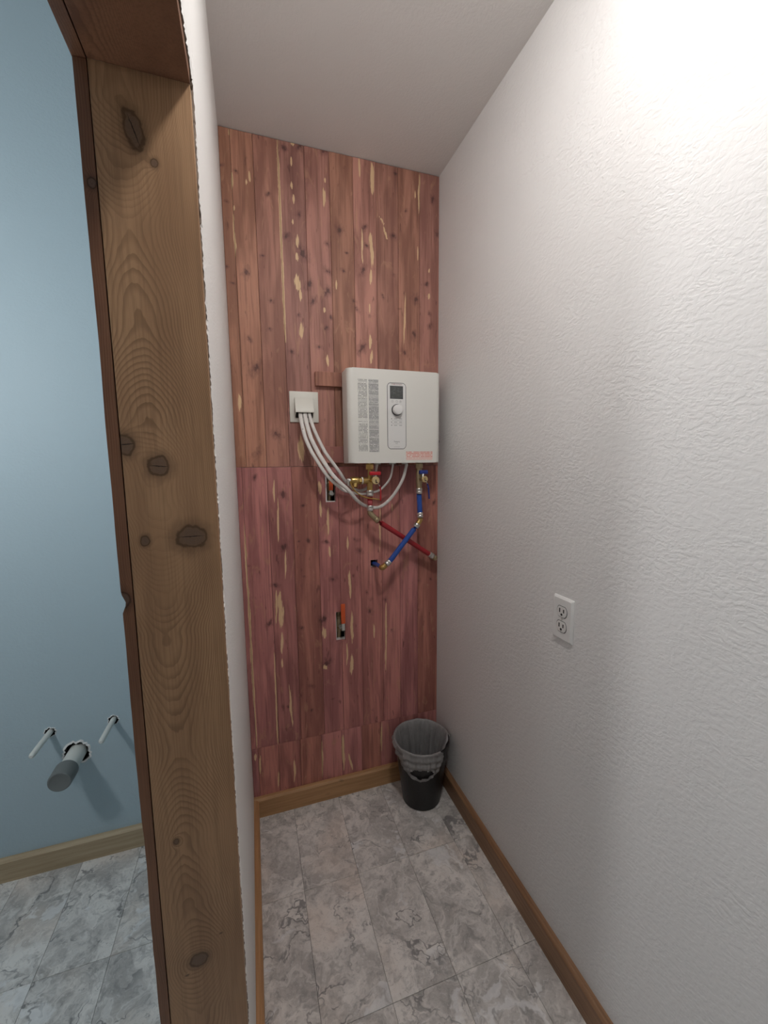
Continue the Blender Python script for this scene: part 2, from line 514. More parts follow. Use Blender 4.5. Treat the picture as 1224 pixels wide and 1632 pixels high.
def sphere(bm, c, r, u=16, v=10):
    bmesh.ops.create_uvsphere(bm, u_segments=u, v_segments=v, radius=r, matrix=Matrix.Translation(c))

def prism(bm, poly, axis, a0, a1):
    """extrude a polygon (list of 2-d points) along an axis"""
    def P(q, a):
        if axis == 0: return (a, q[0], q[1])
        if axis == 1: return (q[0], a, q[1])
        return (q[0], q[1], a)
    A = [bm.verts.new(P(q, a0)) for q in poly]
    B = [bm.verts.new(P(q, a1)) for q in poly]
    n = len(poly)
    bm.faces.new(A)
    bm.faces.new(B[::-1])
    for k in range(n):
        bm.faces.new((A[k], B[k], B[(k + 1) % n], A[(k + 1) % n]))

def rect_outline(x0, x1, z0, z1, r, n=5):
    pts = []
    for cx, cz, a0 in ((x1 - r, z1 - r, 0), (x0 + r, z1 - r, 90), (x0 + r, z0 + r, 180), (x1 - r, z0 + r, 270)):
        for k in range(n + 1):
            a = math.radians(a0 + 90 * k / n)
            pts.append((cx + r * math.cos(a), cz + r * math.sin(a)))
    return pts

def text(name, body, size, x, y, z, m, parent, align='CENTER'):
    cu = bpy.data.curves.new(name, 'FONT')
    cu.body = body
    cu.size = size
    cu.align_x = align
    cu.align_y = 'CENTER'
    cu.resolution_u = 2
    tmp = bpy.data.objects.new(name, cu)
    COL.objects.link(tmp)
    bpy.context.view_layer.update()
    me = bpy.data.meshes.new_from_object(tmp.evaluated_get(bpy.context.evaluated_depsgraph_get()))
    bpy.data.objects.remove(tmp)
    bpy.data.curves.remove(cu)
    me.transform(Matrix.Translation((x, y, z)) @ Matrix.Rotation(math.pi / 2, 4, 'X'))
    return link(name, me, m, parent)

def snoise(x, seed, octs=((1.0, 1.0), (2.3, 0.5), (5.1, 0.3))):
    """smooth 1-d noise, roughly -1..1"""
    x = np.asarray(x, float)
    rs = np.random.RandomState(seed)
    out = np.zeros_like(x)
    for f, a in octs:
        tab = rs.uniform(-1, 1, 4096)
        i = np.floor(x * f).astype(int)
        t = x * f - i
        t = t * t * (3 - 2 * t)
        out += a * (tab[i % 4096] * (1 - t) + tab[(i + 1) % 4096] * t)
    return out

# ------------------------------------------------------------------ the setting
def structure(o):
    o['kind'] = 'structure'
    return o

def holed_sheet(bm, xs, zs, y, holes, depth=0.0):
    """vertical sheet facing -y with rectangular holes, edges of the holes turned back by depth"""
    xs = sorted(set(round(v, 5) for v in list(xs) + [h[k] for h in holes for k in (0, 1) if min(xs) < h[k] < max(xs)]))
    zs = sorted(set(round(v, 5) for v in list(zs) + [h[k] for h in holes for k in (2, 3) if min(zs) < h[k] < max(zs)]))
    V = {}
    def vert(i, k, yy):
        if (i, k, yy) not in V:
            V[(i, k, yy)] = bm.verts.new((xs[i], yy, zs[k]))
        return V[(i, k, yy)]
    def inside(i, k):
        cx, cz = (xs[i] + xs[i + 1]) / 2, (zs[k] + zs[k + 1]) / 2
        return any(h[0] < cx < h[1] and h[2] < cz < h[3] for h in holes)
    ni, nk = len(xs) - 1, len(zs) - 1
    for i in range(ni):
        for k in range(nk):
            if inside(i, k):
                if depth:
                    for (di, dk, a, b_) in ((-1, 0, (i, k), (i, k + 1)), (1, 0, (i + 1, k + 1), (i + 1, k)),
                                            (0, -1, (i + 1, k), (i, k)), (0, 1, (i, k + 1), (i + 1, k + 1))):
                        ii, kk = i + di, k + dk
                        if 0 <= ii < ni and 0 <= kk < nk and not inside(ii, kk):
                            bm.faces.new((vert(*a, y), vert(*b_, y), vert(*b_, y + depth), vert(*a, y + depth))).material_index = 1
                continue
            bm.faces.new((vert(i, k, y), vert(i + 1, k, y), vert(i + 1, k + 1, y), vert(i, k + 1, y)))

def plain_mesh(name, bm, m, parent=None):
    me = bpy.data.meshes.new(name)
    bm.to_mesh(me)
    bm.free()
    return link(name, me, m, parent)

# floor slab and tiles -------------------------------------------------
bm = bmn(); box(bm, XF - .1, XR + .1, YR - .1, YW + .12, -0.12, -0.004)
floor = structure(obj('floor', bm, 'grout'))
TX0, TPX, TY0, TPY = 0.112, 0.2015, 1.313, 0.389
bm = bmn()
g = 0.00045
box(bm, g, TPX - g, g, TPY - g, -0.004, 0.0, 0.0006, 1)
tile_me = None
for i in range(-12, 4):
    for k in range(-9, 2):
        x0, y0 = TX0 + i * TPX, TY0 + k * TPY
        if x0 > XR or x0 + TPX < XF or y0 > YW or y0 + TPY < YR:
            continue
        whole = x0 > XF and x0 + TPX < XR and y0 > YR and y0 + TPY < YW
        if whole:
            if tile_me is None:
                tile_me = bpy.data.meshes.new('floor_tile')
                bmesh.ops.recalc_face_normals(bm, faces=bm.faces[:])
                bm.to_mesh(tile_me); bm.free()
                tile_me.materials.append(M['tile'])
            o = bpy.data.objects.new('floor_tile', tile_me)
            COL.objects.link(o)
            o.parent = floor
            o.location = (x0, y0, 0)
        else:
            b2 = bmn()
            box(b2, max(g, XF - x0), min(TPX - g, XR - x0), max(g, YR - y0), min(TPY - g, YW - y0), -0.004, 0.0, 0.0006, 1)
            o = obj('floor_tile', b2, 'tile', floor)
            o.location = (x0, y0, 0)

bm = bmn(); box(bm, -0.12, XR + .1, YR - .1, YW + .12, H, H + 0.1)
structure(obj('ceiling', bm, 'ceiling'))
bm = bmn(); box(bm, XF - .1, -0.12, YR - .1, YW + .12, HB, HB + 0.1)
structure(obj('ceiling_blue_room', bm, 'ceiling'))
bm = bmn(); box(bm, XR, XR + 0.12, YR - .1, YW + .12, -0.1, H)
wall_right = structure(obj('wall_right', bm, 'white_wall'))
bm = bmn(); box(bm, -0.12, XR, YR - 0.1, YR, -0.1, H)
structure(obj('wall_rear', bm, 'white_wall'))
bm = bmn(); box(bm, XF - .1, -0.12, YR - 0.1, YR, -0.1, HB)
structure(obj('wall_rear_blue', bm, 'blue_wall'))
bm = bmn(); box(bm, XF - .1, XF, YR, YW + .12, -0.1, HB)
structure(obj('wall_far_left', bm, 'blue_wall'))

# back wall of the closet, with the holes cut for valves and pipes
SLOTS = [(0.306, 0.341, 1.372, 1.492), (0.333, 0.370, 0.747, 0.878), (0.495, 0.522, 1.067, 1.098)]
CEDAR_SLOTS = [(0.297, 0.341, 1.368, 1.492), (0.327, 0.370, 0.741, 0.878), (0.492, 0.524, 1.065, 1.100)]
bm = bmn()
holed_sheet(bm, [-0.13, XR], [-0.004, H], YW, SLOTS, 0.013)
box(bm, -0.13, XR, YW + 0.10, YW + 0.12, -0.1, H)
for f in bm.faces:
    if f.calc_center_median().y > YW + 0.05:
        f.material_index = 2
wall_back = structure(plain_mesh('wall_back', bm, ['left_wall', 'gypsum_white', 'cavity']))

# blue wall: ragged round holes where the pipes come through
STUBS = [(-0.7585, 0.5470, 0.0165), (-0.5535, 0.5518, 0.0165)]
DRAIN = (-0.6830, 0.4445, 0.0380)
bm = bmn()
patches = []
for k, (x, z, r) in enumerate(STUBS + [DRAIN]):
    patches.append((x - 1.7 * r, x + 1.7 * r, z - 1.7 * r, z + 1.7 * r))
holed_sheet(bm, [XF, -0.13], [-0.004, HB], YW, patches, 0.0)
rng = random.Random(5)
for k, (x, z, r) in enumerate(STUBS + [DRAIN]):
    n = 40
    q = 1.7 * r
    outer, inner, lip, back = [], [], [], []
    for j in range(n):
        a = 2 * math.pi * j / n
        c, s = math.cos(a), math.sin(a)
        f = q / max(abs(c), abs(s))
        rr = r * (1.0 + rng.uniform(-0.10, 0.16)) + (0.002 if k == 2 else 0.0)
        outer.append(bm.verts.new((x + c * f, YW, z + s * f)))
        inner.append(bm.verts.new((x + c * rr * 1.18, YW, z + s * rr * 1.18)))
        lip.append(bm.verts.new((x + c * rr, YW - rng.uniform(0.0, 0.0035), z + s * rr)))
        back.append(bm.verts.new((x + c * rr * 0.98, YW + 0.013, z + s * rr * 0.98)))
    for A, B, mi in ((outer, inner, 0), (inner, lip, 1), (lip, back, 2)):
        for j in range(n):
            f = bm.faces.new((A[j], A[(j + 1) % n], B[(j + 1) % n], B[j]))
            f.material_index = mi
box(bm, XF, -0.13, YW + 0.10, YW + 0.12, -0.1, HB)
for f in bm.faces:
    if f.calc_center_median().y > YW + 0.05:
        f.material_index = 2
bmesh.ops.recalc_face_normals(bm, faces=bm.faces[:])
structure(plain_mesh('wall_back_blue', bm, ['blue_wall', 'left_wall', 'cavity']))

# partition between closet and blue room ---------------------------------
zs = np.arange(0.0, H + 0.004, 0.004)
ys = np.arange(NY - 0.02, JY + 0.03, 0.004)
def jag(t, seed):
    j = np.abs(snoise(t * 60.0, seed, ((1.0, 0.6), (2.7, 0.5), (6.0, 0.45))))
    return np.clip(0.0004 + 0.0026 * j, 0, 0.0034)
bm = bmn()
# far segment (jamb to back wall), torn edge beside the jamb
def torn_strip(P_edge, P_in, P_cut):
    A = [bm.verts.new(p) for p in P_cut]
    B = [bm.verts.new(p) for p in P_edge]
    C = [bm.verts.new(p) for p in P_in]
    for i in range(len(A) - 1):
        bm.faces.new((A[i], A[i + 1], B[i + 1], B[i])).material_index = 1
        bm.faces.new((B[i], B[i + 1], C[i + 1], C[i]))
    return C
jz = jag(zs, 11)
jy = 0.0030 * snoise(zs * 45.0, 12)
ye = JY + 0.024
C = torn_strip([(XL - a, ye + b_, z) for a, b_, z in zip(jz, jy, zs)],
               [(XL, ye + 0.014 + b_, z) for b_, z in zip(jy, zs)],
               [(XL - 0.02, ye - 0.003, z) for z in zs])
e0, e1 = bm.verts.new((XL, YW, zs[0])), bm.verts.new((XL, YW, zs[-1]))
for i in range(len(C) - 1):
    pass
D = [bm.verts.new((XL, YW, z)) for z in zs]
for i in range(len(C) - 1):
    bm.faces.new((C[i], C[i + 1], D[i + 1], D[i]))
bm.verts.remove(e0); bm.verts.remove(e1)
# over the doorway
jh = jag(ys, 13)
jzz = 0.0022 * snoise(ys * 45.0, 14)
zt = HZ + 0.024
C = torn_strip([(XL - a, y, zt + b_) for a, b_, y in zip(jh, jzz, ys)],
               [(XL, y, zt + 0.014) for y in ys],
               [(XL - 0.02, y, zt - 0.003) for y in ys])
D = [bm.verts.new((XL, y, H)) for y in ys]
for i in range(len(C) - 1):
    bm.faces.new((C[i], C[i + 1], D[i + 1], D[i]))
# near segment and the core of the wall
box(bm, XL - 0.012, XL, YR, NY - 0.021, 0, H)
bmesh.ops.recalc_face_normals(bm, faces=bm.faces[:])
wall_left = structure(plain_mesh('wall_left', bm, ['left_wall', 'gypsum']))
bm = bmn()
box(bm, -0.174, XL - 0.0135, JY + 0.0205, YW, 0, H)
box(bm, -0.174, XL - 0.0135, NY - 0.0205, JY + 0.0205, HZ + 0.0205, H)
box(bm, -0.174, XL - 0.0125, YR, NY - 0.0205, 0, H)
obj('stud_core', bm, 'gypsum', wall_left)
bm = bmn()
box(bm, -0.1872, -0.1745, JY + 0.0205, YW, 0, HB)
box(bm, -0.1872, -0.1745, NY - 0.0205, JY + 0.0205, HZ + 0.0205, HB)
box(bm, -0.1872, -0.1745, YR, NY - 0.0205, 0, HB)
box(bm, -0.1745, -0.121, YR, YW, H + 0.001, HB)
obj('blue_drywall', bm, 'blue_wall', wall_left)

# ------------------------------------------------------------------ door lining with real grain
def smooth_interp(z, pts):
    zz = np.array([p[0] for p in pts], float)
    bb = np.array([p[1] for p in pts], float)
    i = np.clip(np.searchsorted(zz, z) - 1, 0, len(zz) - 2)
    t = np.clip((z - zz[i]) / (zz[i + 1] - zz[i]), 0, 1)
    t = t * t * (3 - 2 * t)
    return bb[i] * (1 - t) + bb[i + 1] * t

def set_attr(me, name, vals):
    a = me.attributes.new(name, 'FLOAT', 'POINT')
    a.data.foreach_set('value', np.asarray(vals, np.float32))

def grained_board(name, P, nu, nv, U, Vv, thick_dir, thick, phase, knot, crack, m, edge_m=None):
    """front face is a grid P[v][u] carrying grain attributes, sides go back by thick"""
    verts = [tuple(p) for row in P for p in row]
    faces = [(v * nu + u, v * nu + u + 1, (v + 1) * nu + u + 1, (v + 1) * nu + u) for v in range(nv - 1) for u in range(nu - 1)]
    mi = [0] * len(faces)
    n0 = len(verts)
    rim = [(0, u) for u in range(nu)] + [(v, nu - 1) for v in range(1, nv)] + [(nv - 1, u) for u in range(nu - 2, -1, -1)] + [(v, 0) for v in range(nv - 2, 0, -1)]
    td = Vector(thick_dir) * thick
    for (v, u) in rim:
        verts.append(tuple(Vector(P[v][u]) + td))
    nr = len(rim)
    for k in range(nr):
        a = rim[k][0] * nu + rim[k][1]
        b_ = rim[(k + 1) % nr][0] * nu + rim[(k + 1) % nr][1]
        faces.append((a, n0 + k, n0 + (k + 1) % nr, b_))
        mi.append(1)
    faces.append(tuple(range(n0, n0 + nr))); mi.append(1)
    me = bpy.data.meshes.new(name)
    me.from_pydata(verts, [], faces)
    me.update()
    pad = np.zeros(nr)
    ridx = np.array([v * nu + u for v, u in rim])
    for nm, arr in (('phase', phase), ('knot', knot), ('crack', crack[0]), ('crack_along', crack[1])):
        arr = np.asarray(arr).reshape(-1)
        set_attr(me, nm, np.concatenate([arr, arr[ridx]]))
    o = link(name, me, m)
    bmx = bmesh.new(); bmx.from_mesh(me)
    bmesh.ops.recalc_face_normals(bmx, faces=bmx.faces[:])
    bmx.to_mesh(me); bmx.free()
    return o

def knot_fields(X, Z, knots, phase):
    kn = np.full(X.shape, -1.0)
    ck = np.full(X.shape, 50.0)
    cl = np.full(X.shape, 9.0)
    near = np.full(X.shape, 1e9)
    for (kx, kz, rx, rz, rot, cr) in knots:
        dx, dz = X - kx, Z - kz
        c, s = math.cos(rot), math.sin(rot)
        a, b_ = (dx * c + dz * s) / rx, (-dx * s + dz * c) / rz
        r = np.sqrt(a * a + b_ * b_)
        kn = np.maximum(kn, np.clip(1 - r, -1, 1))
        phase = phase - 3.2 * np.exp(-(r / 1.7) ** 2)
        if cr:
            # a drying split across the knot
            q = np.hypot(dx, dz)
            m = q < near
            near = np.where(m, q, near)
            ck = np.where(m, (dz * math.cos(cr) - dx * math.sin(cr)) / 0.0011, ck)
            cl = np.where(m, (dx * math.cos(cr) + dz * math.sin(cr)) / (max(rx, rz) * 0.95), cl)
    return kn, (ck, cl), phase

# jamb facing the camera side of the doorway
us = np.linspace(0, 1, 66)
zz = np.concatenate([np.arange(0.0, HZ, 0.0032), [HZ]])
U, Z = np.meshgrid(us, zz)
bow = 0.0026 * np.sin(np.pi * Z / HZ)
X = JXL + (JXR + bow - JXL) * U
Y = JY + 0.0008 * snoise(Z * 3.0, 3)
b_of_z = [(0, -4), (.30, -2), (.50, -9), (.62, -16), (.74, -8), (.87, -3), (1.05, 7), (1.25, 1), (1.31, -3), (1.40, -10), (1.46, -14), (1.53, -13),
          (1.60, -9), (1.75, 2), (1.88, 6), (1.97, 0), (2.05, -7), (2.2, -9)]
wc = 0.036 + 0.010 * snoise(Z * 2.2, 8)
W = X - JXL
phase = 2100 * (W - wc) ** 2 * np.where(W < wc, 1.4, 1.0) + smooth_interp(Z, b_of_z) + 0.9 * snoise(Z * 9.0, 4) * np.exp(-W / 0.06)
knots = [(-0.137, 2.0094, .0125, .026, 0.25, 1.9), (-0.1132, 1.9714, .006, .007, 0, 0), (-0.1815, 1.5635, .013, .016, 0, 0.1),
         (-0.1379, 1.5295, .0165, .0165, 0, -0.05), (-0.098, 1.4142, .022, .021, 0, 0.02), (-0.1656, 1.4116, .007, .009, 0, 0),
         (-0.133, 0.6236, .0155, .0135, 0.3, 0), (-0.1555, 0.8735, .005, .006, 0, 0), (-0.094, 0.662, .0025, .0012, 0, 0), (-0.155, 0.598, .003, .0015, 0, 0)]
kn, ck, phase = knot_fields(X, Z, knots, phase)
P = np.stack([X, Y, Z], -1)
structure(grained_board('trim_1', P.tolist(), len(us), len(zz), U, Z, (0, 1, 0), 0.0195, phase, kn, ck, ['jamb', 'jamb']))
bpy.data.objects['trim_1']['label'] = 'knotty cedar door jamb board with cathedral grain beside the white wall'

# head jamb overhead: redder casing wood, its darkness partly shade put into the colour
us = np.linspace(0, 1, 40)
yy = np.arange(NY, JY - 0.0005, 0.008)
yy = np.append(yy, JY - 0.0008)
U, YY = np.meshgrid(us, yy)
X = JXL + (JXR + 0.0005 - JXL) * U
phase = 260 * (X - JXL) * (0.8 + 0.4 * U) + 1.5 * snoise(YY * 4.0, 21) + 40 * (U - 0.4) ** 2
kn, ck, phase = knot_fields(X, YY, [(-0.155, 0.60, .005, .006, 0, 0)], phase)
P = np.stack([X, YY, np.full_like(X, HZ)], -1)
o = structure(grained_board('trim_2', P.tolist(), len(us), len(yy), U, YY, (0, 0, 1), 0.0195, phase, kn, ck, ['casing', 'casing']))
o['label'] = 'reddish, shade-darkened underside of the cedar head board over the doorway'

# near jamb (beside the camera)
bm = bmn(); box(bm, JXL, JXR, NY - 0.0195, NY, 0, HZ + 0.0195, 0.001, 1)
o = structure(obj('trim_3', bm, 'cedar_plain')); o['label'] = 'cedar jamb board on the near side of the doorway'

# casing on the blue side, its wavy sawn edge towards the opening
us = np.linspace(0, 1, 12)
zz = np.concatenate([np.arange(0.0, HZ, 0.006), [HZ - 0.0005]])
U, Z = np.meshgrid(us, zz)
edge = -0.2050 + 0.0008 * snoise(Z * 7.0, 31)
edge = edge + 0.0060 * np.clip(1 - np.abs(Z - 1.312) / 0.016, 0, 1)
X = edge + (-0.1892 - edge) * U
phase = 300 * (X + 0.2) + 2.0 * snoise(Z * 3.0, 32)
kn, ck, phase = knot_fields(X, Z, [(-0.202, 1.318, .010, .014, 0, 0), (-0.195, 1.93, .006, .008, 0, 0)], phase)
P = np.stack([X, np.full_like(X, JY + 0.001), Z], -1)
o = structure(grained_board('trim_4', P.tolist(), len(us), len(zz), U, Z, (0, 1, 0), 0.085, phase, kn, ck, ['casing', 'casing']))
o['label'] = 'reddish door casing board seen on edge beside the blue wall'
us = np.linspace(0, 1, 8)
yy = np.append(np.arange(NY - 0.08, JY + 0.075, 0.01), JY + 0.080)
U, YY = np.meshgrid(us, yy)
X = -0.2065 + (-0.1892 + 0.2065) * U
phase = 300 * (X + 0.2) + 2.0 * snoise(YY * 3.0, 33)
kn, ck, phase = knot_fields(X, YY, [], phase)
P = np.stack([X, YY, np.full_like(X, HZ + 0.0005)], -1)
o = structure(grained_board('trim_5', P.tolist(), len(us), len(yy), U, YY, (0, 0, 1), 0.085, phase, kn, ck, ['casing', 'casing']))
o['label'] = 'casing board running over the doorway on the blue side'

# ------------------------------------------------------------------ cedar boards on the closet's back wall
SAP = [(0.152,2.748,0.155,2.009,7.0), (0.209,2.747,0.21,2.73,10.5), (0.201,2.694,0.2,2.661,6.1), (0.2,2.606,0.2,2.575,5.3),
(0.204,2.561,0.205,2.53,7.0), (0.199,2.472,0.198,2.45,5.3), (0.213,2.42,0.216,2.366,7.0), (0.212,2.351,0.211,2.321,8.8),
(0.209,2.27,0.21,2.211,19.3), (0.219,2.219,0.218,2.174,8.8), (0.218,2.091,0.217,2.03,14.0), (0.323,2.608,0.324,2.521,7.9),
(0.331,2.646,0.331,2.62,3.5), (0.312,2.161,0.312,2.138,7.0), (0.322,1.975,0.323,1.928,8.8), (0.364,2.27,0.365,2.232,4.4),
(0.469,2.745,0.469,2.665,6.1), (0.476,2.48,0.476,2.342,3.5), (0.523,2.741,0.522,2.615,14.9), (0.513,2.478,0.517,2.332,11.4),
(0.514,2.332,0.508,2.268,7.0), (0.503,2.197,0.505,2.15,5.3), (0.504,2.069,0.505,2.013,10.5), (0.512,2.005,0.506,1.948,9.6),
(0.567,2.509,0.588,2.451,7.0), (0.55,2.541,0.575,2.511,6.1), (0.73,2.741,0.726,2.574,6.1), (0.723,2.451,0.721,2.391,5.3),
(0.777,2.366,0.775,2.349,7.0), (0.775,2.267,0.775,2.238,8.8), (0.71,2.664,0.709,2.633,3.5), (0.665,2.271,0.657,2.016,4.4),
(-0.015,2.599,-0.017,2.535,4.4), (-0.012,2.485,-0.014,2.464,4.4), (-0.017,2.46,-0.015,2.291,5.3), (0.046,2.611,0.047,2.571,5.3),
(0.035,2.582,0.034,2.561,3.5), (-0.016,2.738,-0.017,2.718,3.5), (0.199,1.651,0.203,1.537,19.3), (0.22,1.692,0.22,1.627,7.0),
(-0.03,1.801,-0.03,1.741,10.5), (-0.036,1.299,-0.032,0.312,6.6), (0.087,1.47,0.084,1.373,5.7), (0.101,1.408,0.093,1.193,4.7),
(0.092,0.999,0.091,0.829,16.0), (0.093,0.828,0.09,0.723,7.5), (0.058,0.738,0.056,0.311,4.7), (0.078,1.01,0.072,0.86,4.7),
(0.089,0.703,0.088,0.655,5.7), (0.124,1.181,0.115,1.043,4.7), (0.115,0.581,0.122,0.357,7.5), (0.272,1.465,0.273,1.402,11.3),
(0.274,1.383,0.274,1.301,7.5), (0.306,1.364,0.304,1.215,7.5), (0.308,1.177,0.307,1.129,7.5), (0.272,0.817,0.277,0.762,13.2),
(0.272,0.642,0.277,0.621,13.2), (0.387,1.219,0.389,1.151,7.5), (0.394,1.059,0.396,0.925,10.4), (0.401,0.875,0.399,0.723,9.4),
(0.396,0.672,0.394,0.569,12.3), (0.539,1.354,0.536,1.12,3.8), (0.595,1.352,0.595,1.313,2.8), (0.563,0.895,0.558,0.561,2.8),
(0.377,0.747,0.373,0.625,3.8), (0.504,0.8,0.503,0.728,2.8), (-0.039,0.294,-0.039,0.254,7.5), (-0.019,0.294,-0.024,0.188,6.6),
(0.053,0.188,0.051,0.089,5.7), (0.125,0.222,0.12,0.107,6.6), (0.25,0.295,0.246,0.093,4.7), (0.344,0.295,0.348,0.109,10.4),
(0.37,0.191,0.389,0.098,7.5), (0.535,0.305,0.531,0.15,6.6)]
KNOT = [(0.0,2.602,7.0), (-0.049,2.614,8.8), (0.111,2.545,8.8), (0.018,2.254,14.0), (0.079,2.321,8.8), (0.172,2.403,17.5), (0.223,2.494,12.3),
(0.235,2.354,19.3), (0.331,2.403,10.5), (0.33,2.224,17.5), (0.268,2.181,12.3), (0.332,2.297,14.0), (0.396,2.309,12.3), (0.381,2.461,15.8),
(0.485,2.485,10.5), (0.478,2.322,14.0), (0.492,2.421,8.8), (0.412,2.379,8.8), (0.211,2.12,8.8), (0.237,2.736,14.0), (0.173,2.715,17.5),
(0.179,1.977,14.0), (0.287,2.003,12.3), (0.319,2.079,12.3), (0.34,2.125,8.8), (0.021,2.014,8.8), (0.106,2.162,8.8), (0.097,2.057,10.5),
(0.61,2.474,14.0), (0.713,2.232,17.5), (0.661,2.008,12.3), (0.704,2.086,14.0), (0.765,2.303,12.3), (0.79,2.644,12.3), (0.81,2.512,12.3),
(0.78,2.131,10.5), (0.778,2.181,8.8), (0.635,2.187,8.8), (0.613,2.321,8.8), (0.563,2.231,7.0), (0.437,2.198,8.8), (0.449,2.164,8.8),
(0.505,2.143,8.8), (0.669,2.58,7.0), (0.407,2.695,7.0), (0.332,2.738,15.8), (0.468,2.014,17.5), (0.254,2.238,12.3), (-0.04,2.494,8.8),
(-0.05,2.265,8.8), (-0.03,2.211,10.5), (0.038,1.903,19.3), (0.625,2.713,10.5), (0.107,1.65,19.3), (0.027,1.578,14.0), (0.166,1.738,12.3),
(0.014,1.48,9.4), (0.124,1.407,13.2), (0.219,1.207,11.3), (0.178,1.209,7.5), (0.185,1.149,5.7), (0.196,1.054,7.5), (0.292,1.197,15.1),
(0.321,1.032,17.0), (0.116,1.191,17.0), (0.074,1.029,17.0), (-0.032,1.122,9.4), (0.045,0.864,13.2), (0.174,0.826,13.2), (0.268,0.852,18.9),
(0.282,0.651,22.6), (0.212,0.552,13.2), (0.301,0.473,9.4), (0.208,0.44,9.4), (0.106,0.477,7.5), (0.491,0.919,7.5), (0.471,0.952,5.7),
(0.558,0.911,9.4), (0.485,0.864,11.3), (0.588,0.757,5.7), (0.729,0.98,7.5), (0.785,0.985,5.7), (0.803,1.348,7.5), (0.431,1.196,13.2),
(0.44,1.147,13.2), (0.201,1.359,13.2)]

def dist_fields(X, Z):
    sap = np.full(X.shape, -1.0)
    for (x0, z0, x1, z1, wmm) in SAP:
        hw = max(wmm * 1.2, 6.5) * 0.0006
        L = math.hypot(x1 - x0, z1 - z0) + 1e-6
        ux, uz = (x1 - x0) / L, (z1 - z0) / L
        t = ((X - x0) * ux + (Z - z0) * uz)
        d = np.abs((X - x0) * uz - (Z - z0) * ux + 0.0012 * np.sin(Z * 55 + x0 * 90) * min(1.0, wmm / 8) * (1.0 if L < 0.3 else 0.0))
        tt = np.clip(t / L, 0, 1)
        pr = np.clip(4 * tt * (1 - tt), 0, 1) ** (0.30 if L > 0.3 else 0.75)
        over = np.maximum(np.maximum(-t, t - L), 0)
        v = np.where(over > 0, -over / hw * 0.4 - d / hw * 0.5, pr - d / hw)
        sap = np.maximum(sap, np.clip(v, -1, 1))
    kn = np.full(X.shape, -1.0)
    for (kx, kz, rmm) in KNOT:
        r = rmm * 0.00085
        ang = 0.5 * math.sin(kx * 91 + kz * 37)
        dx_, dz_ = (X - kx) + ang * (Z - kz), (Z - kz)
        q = np.hypot(dx_ / (r * 1.15), dz_ / (r * (1.2 + 0.6 * math.sin(kx * 57))))
        kn = np.maximum(kn, np.clip(1 - q, -1, 1))
    return sap, kn

def plank(x0, x1, z0, z1, m, yoff):
    gx, gz = 0.0005, 0.0006
    x0 += gx; x1 -= gx; z0 += gz; z1 -= gz
    bev = 0.0013
    nx = max(2, int(round((x1 - x0 - 2 * bev) / 0.0022)))
    nz = max(2, int(round((z1 - z0) / 0.008)))
    xs = [x0] + list(np.linspace(x0 + bev, x1 - bev, nx + 1)) + [x1]
    zs_ = [z0] + list(np.linspace(z0 + 0.001, z1 - 0.001, nz + 1)) + [z1]
    hs = [h for h in CEDAR_SLOTS if h[0] < x1 and h[1] > x0 and h[2] < z1 and h[3] > z0]
    for h in hs:
        for v in (h[0], h[1]):
            if x0 < v < x1:
                k = min(range(1, len(xs) - 1), key=lambda q: abs(xs[q] - v)); xs[k] = v
        for v in (h[2], h[3]):
            if z0 < v < z1:
                k = min(range(1, len(zs_) - 1), key=lambda q: abs(zs_[q] - v)); zs_[k] = v
    xs, zs_ = np.array(xs), np.array(zs_)
    X, Z = np.meshgrid(xs, zs_)
    Y = np.full_like(X, YB + yoff)
    Y[:, 0] += 0.0011; Y[:, -1] += 0.0011
    Y[0, :] = np.maximum(Y[0, :], YB + yoff + 0.0006); Y[-1, :] = np.maximum(Y[-1, :], YB + yoff + 0.0006)
    nz_, nx_ = X.shape
    idx = np.arange(nx_ * nz_).reshape(nz_, nx_)
    q = np.stack([idx[:-1, :-1], idx[:-1, 1:], idx[1:, 1:], idx[1:, :-1]], -1)
    cx = (X[:-1, :-1] + X[:-1, 1:]) / 2
    cz = (Z[:-1, :-1] + Z[1:, :-1]) / 2
    keep = np.ones(cx.shape, bool)
    for h in hs:
        keep &= ~((cx > h[0]) & (cx < h[1]) & (cz > h[2]) & (cz < h[3]))
    verts = np.stack([X, Y, Z], -1).reshape(-1, 3).tolist()
    faces = q[keep].tolist()
    sap, kn = dist_fields(X, Z)
    sap, kn = sap.reshape(-1).tolist(), kn.reshape(-1).tolist()
    # every open border is turned back to the wall: board edges and the sides of cut-outs
    cnt = {}
    for f in faces:
        for a, b_ in zip(f, f[1:] + f[:1]):
            cnt[(a, b_)] = cnt.get((a, b_), 0) + 1
    backi = {}
    def bk(a):
        if a not in backi:
            backi[a] = len(verts)
            verts.append([verts[a][0], YW, verts[a][2]]); sap.append(-1.0); kn.append(-1.0)
        return backi[a]
    side = []
    for (a, b_) in cnt:
        if (b_, a) not in cnt:
            side.append([b_, a, bk(a), bk(b_)])
    me = bpy.data.meshes.new('cedar_plank')
    me.from_pydata(verts, [], faces + side)
    me.update()
    set_attr(me, 'sap', sap)
    set_attr(me, 'knot', kn)
    return link('cedar_plank', me, m, wall_back)

rng = random.Random(3)
ROWS = [([XL, -.0165, .062, .153, .250, .347, .441, .537, .633, .730, XR], 1.521, H - 0.0015, 'cedar'),
        ([XL, -.0345, .061, .158, .2625, .352, .446, .545, .632, .721, XR], .312, 1.521, 'cedar_low'),
        ([XL, -.028, .058, .151, .2465, .340, .436, .530, .625, .721, XR], .002, .312, 'cedar_low')]
for xs_, z0, z1, m in ROWS:
    for a, b_ in zip(xs_, xs_[1:]):
        plank(a, b_, z0, z1, m, rng.uniform(0.0, 0.0009))

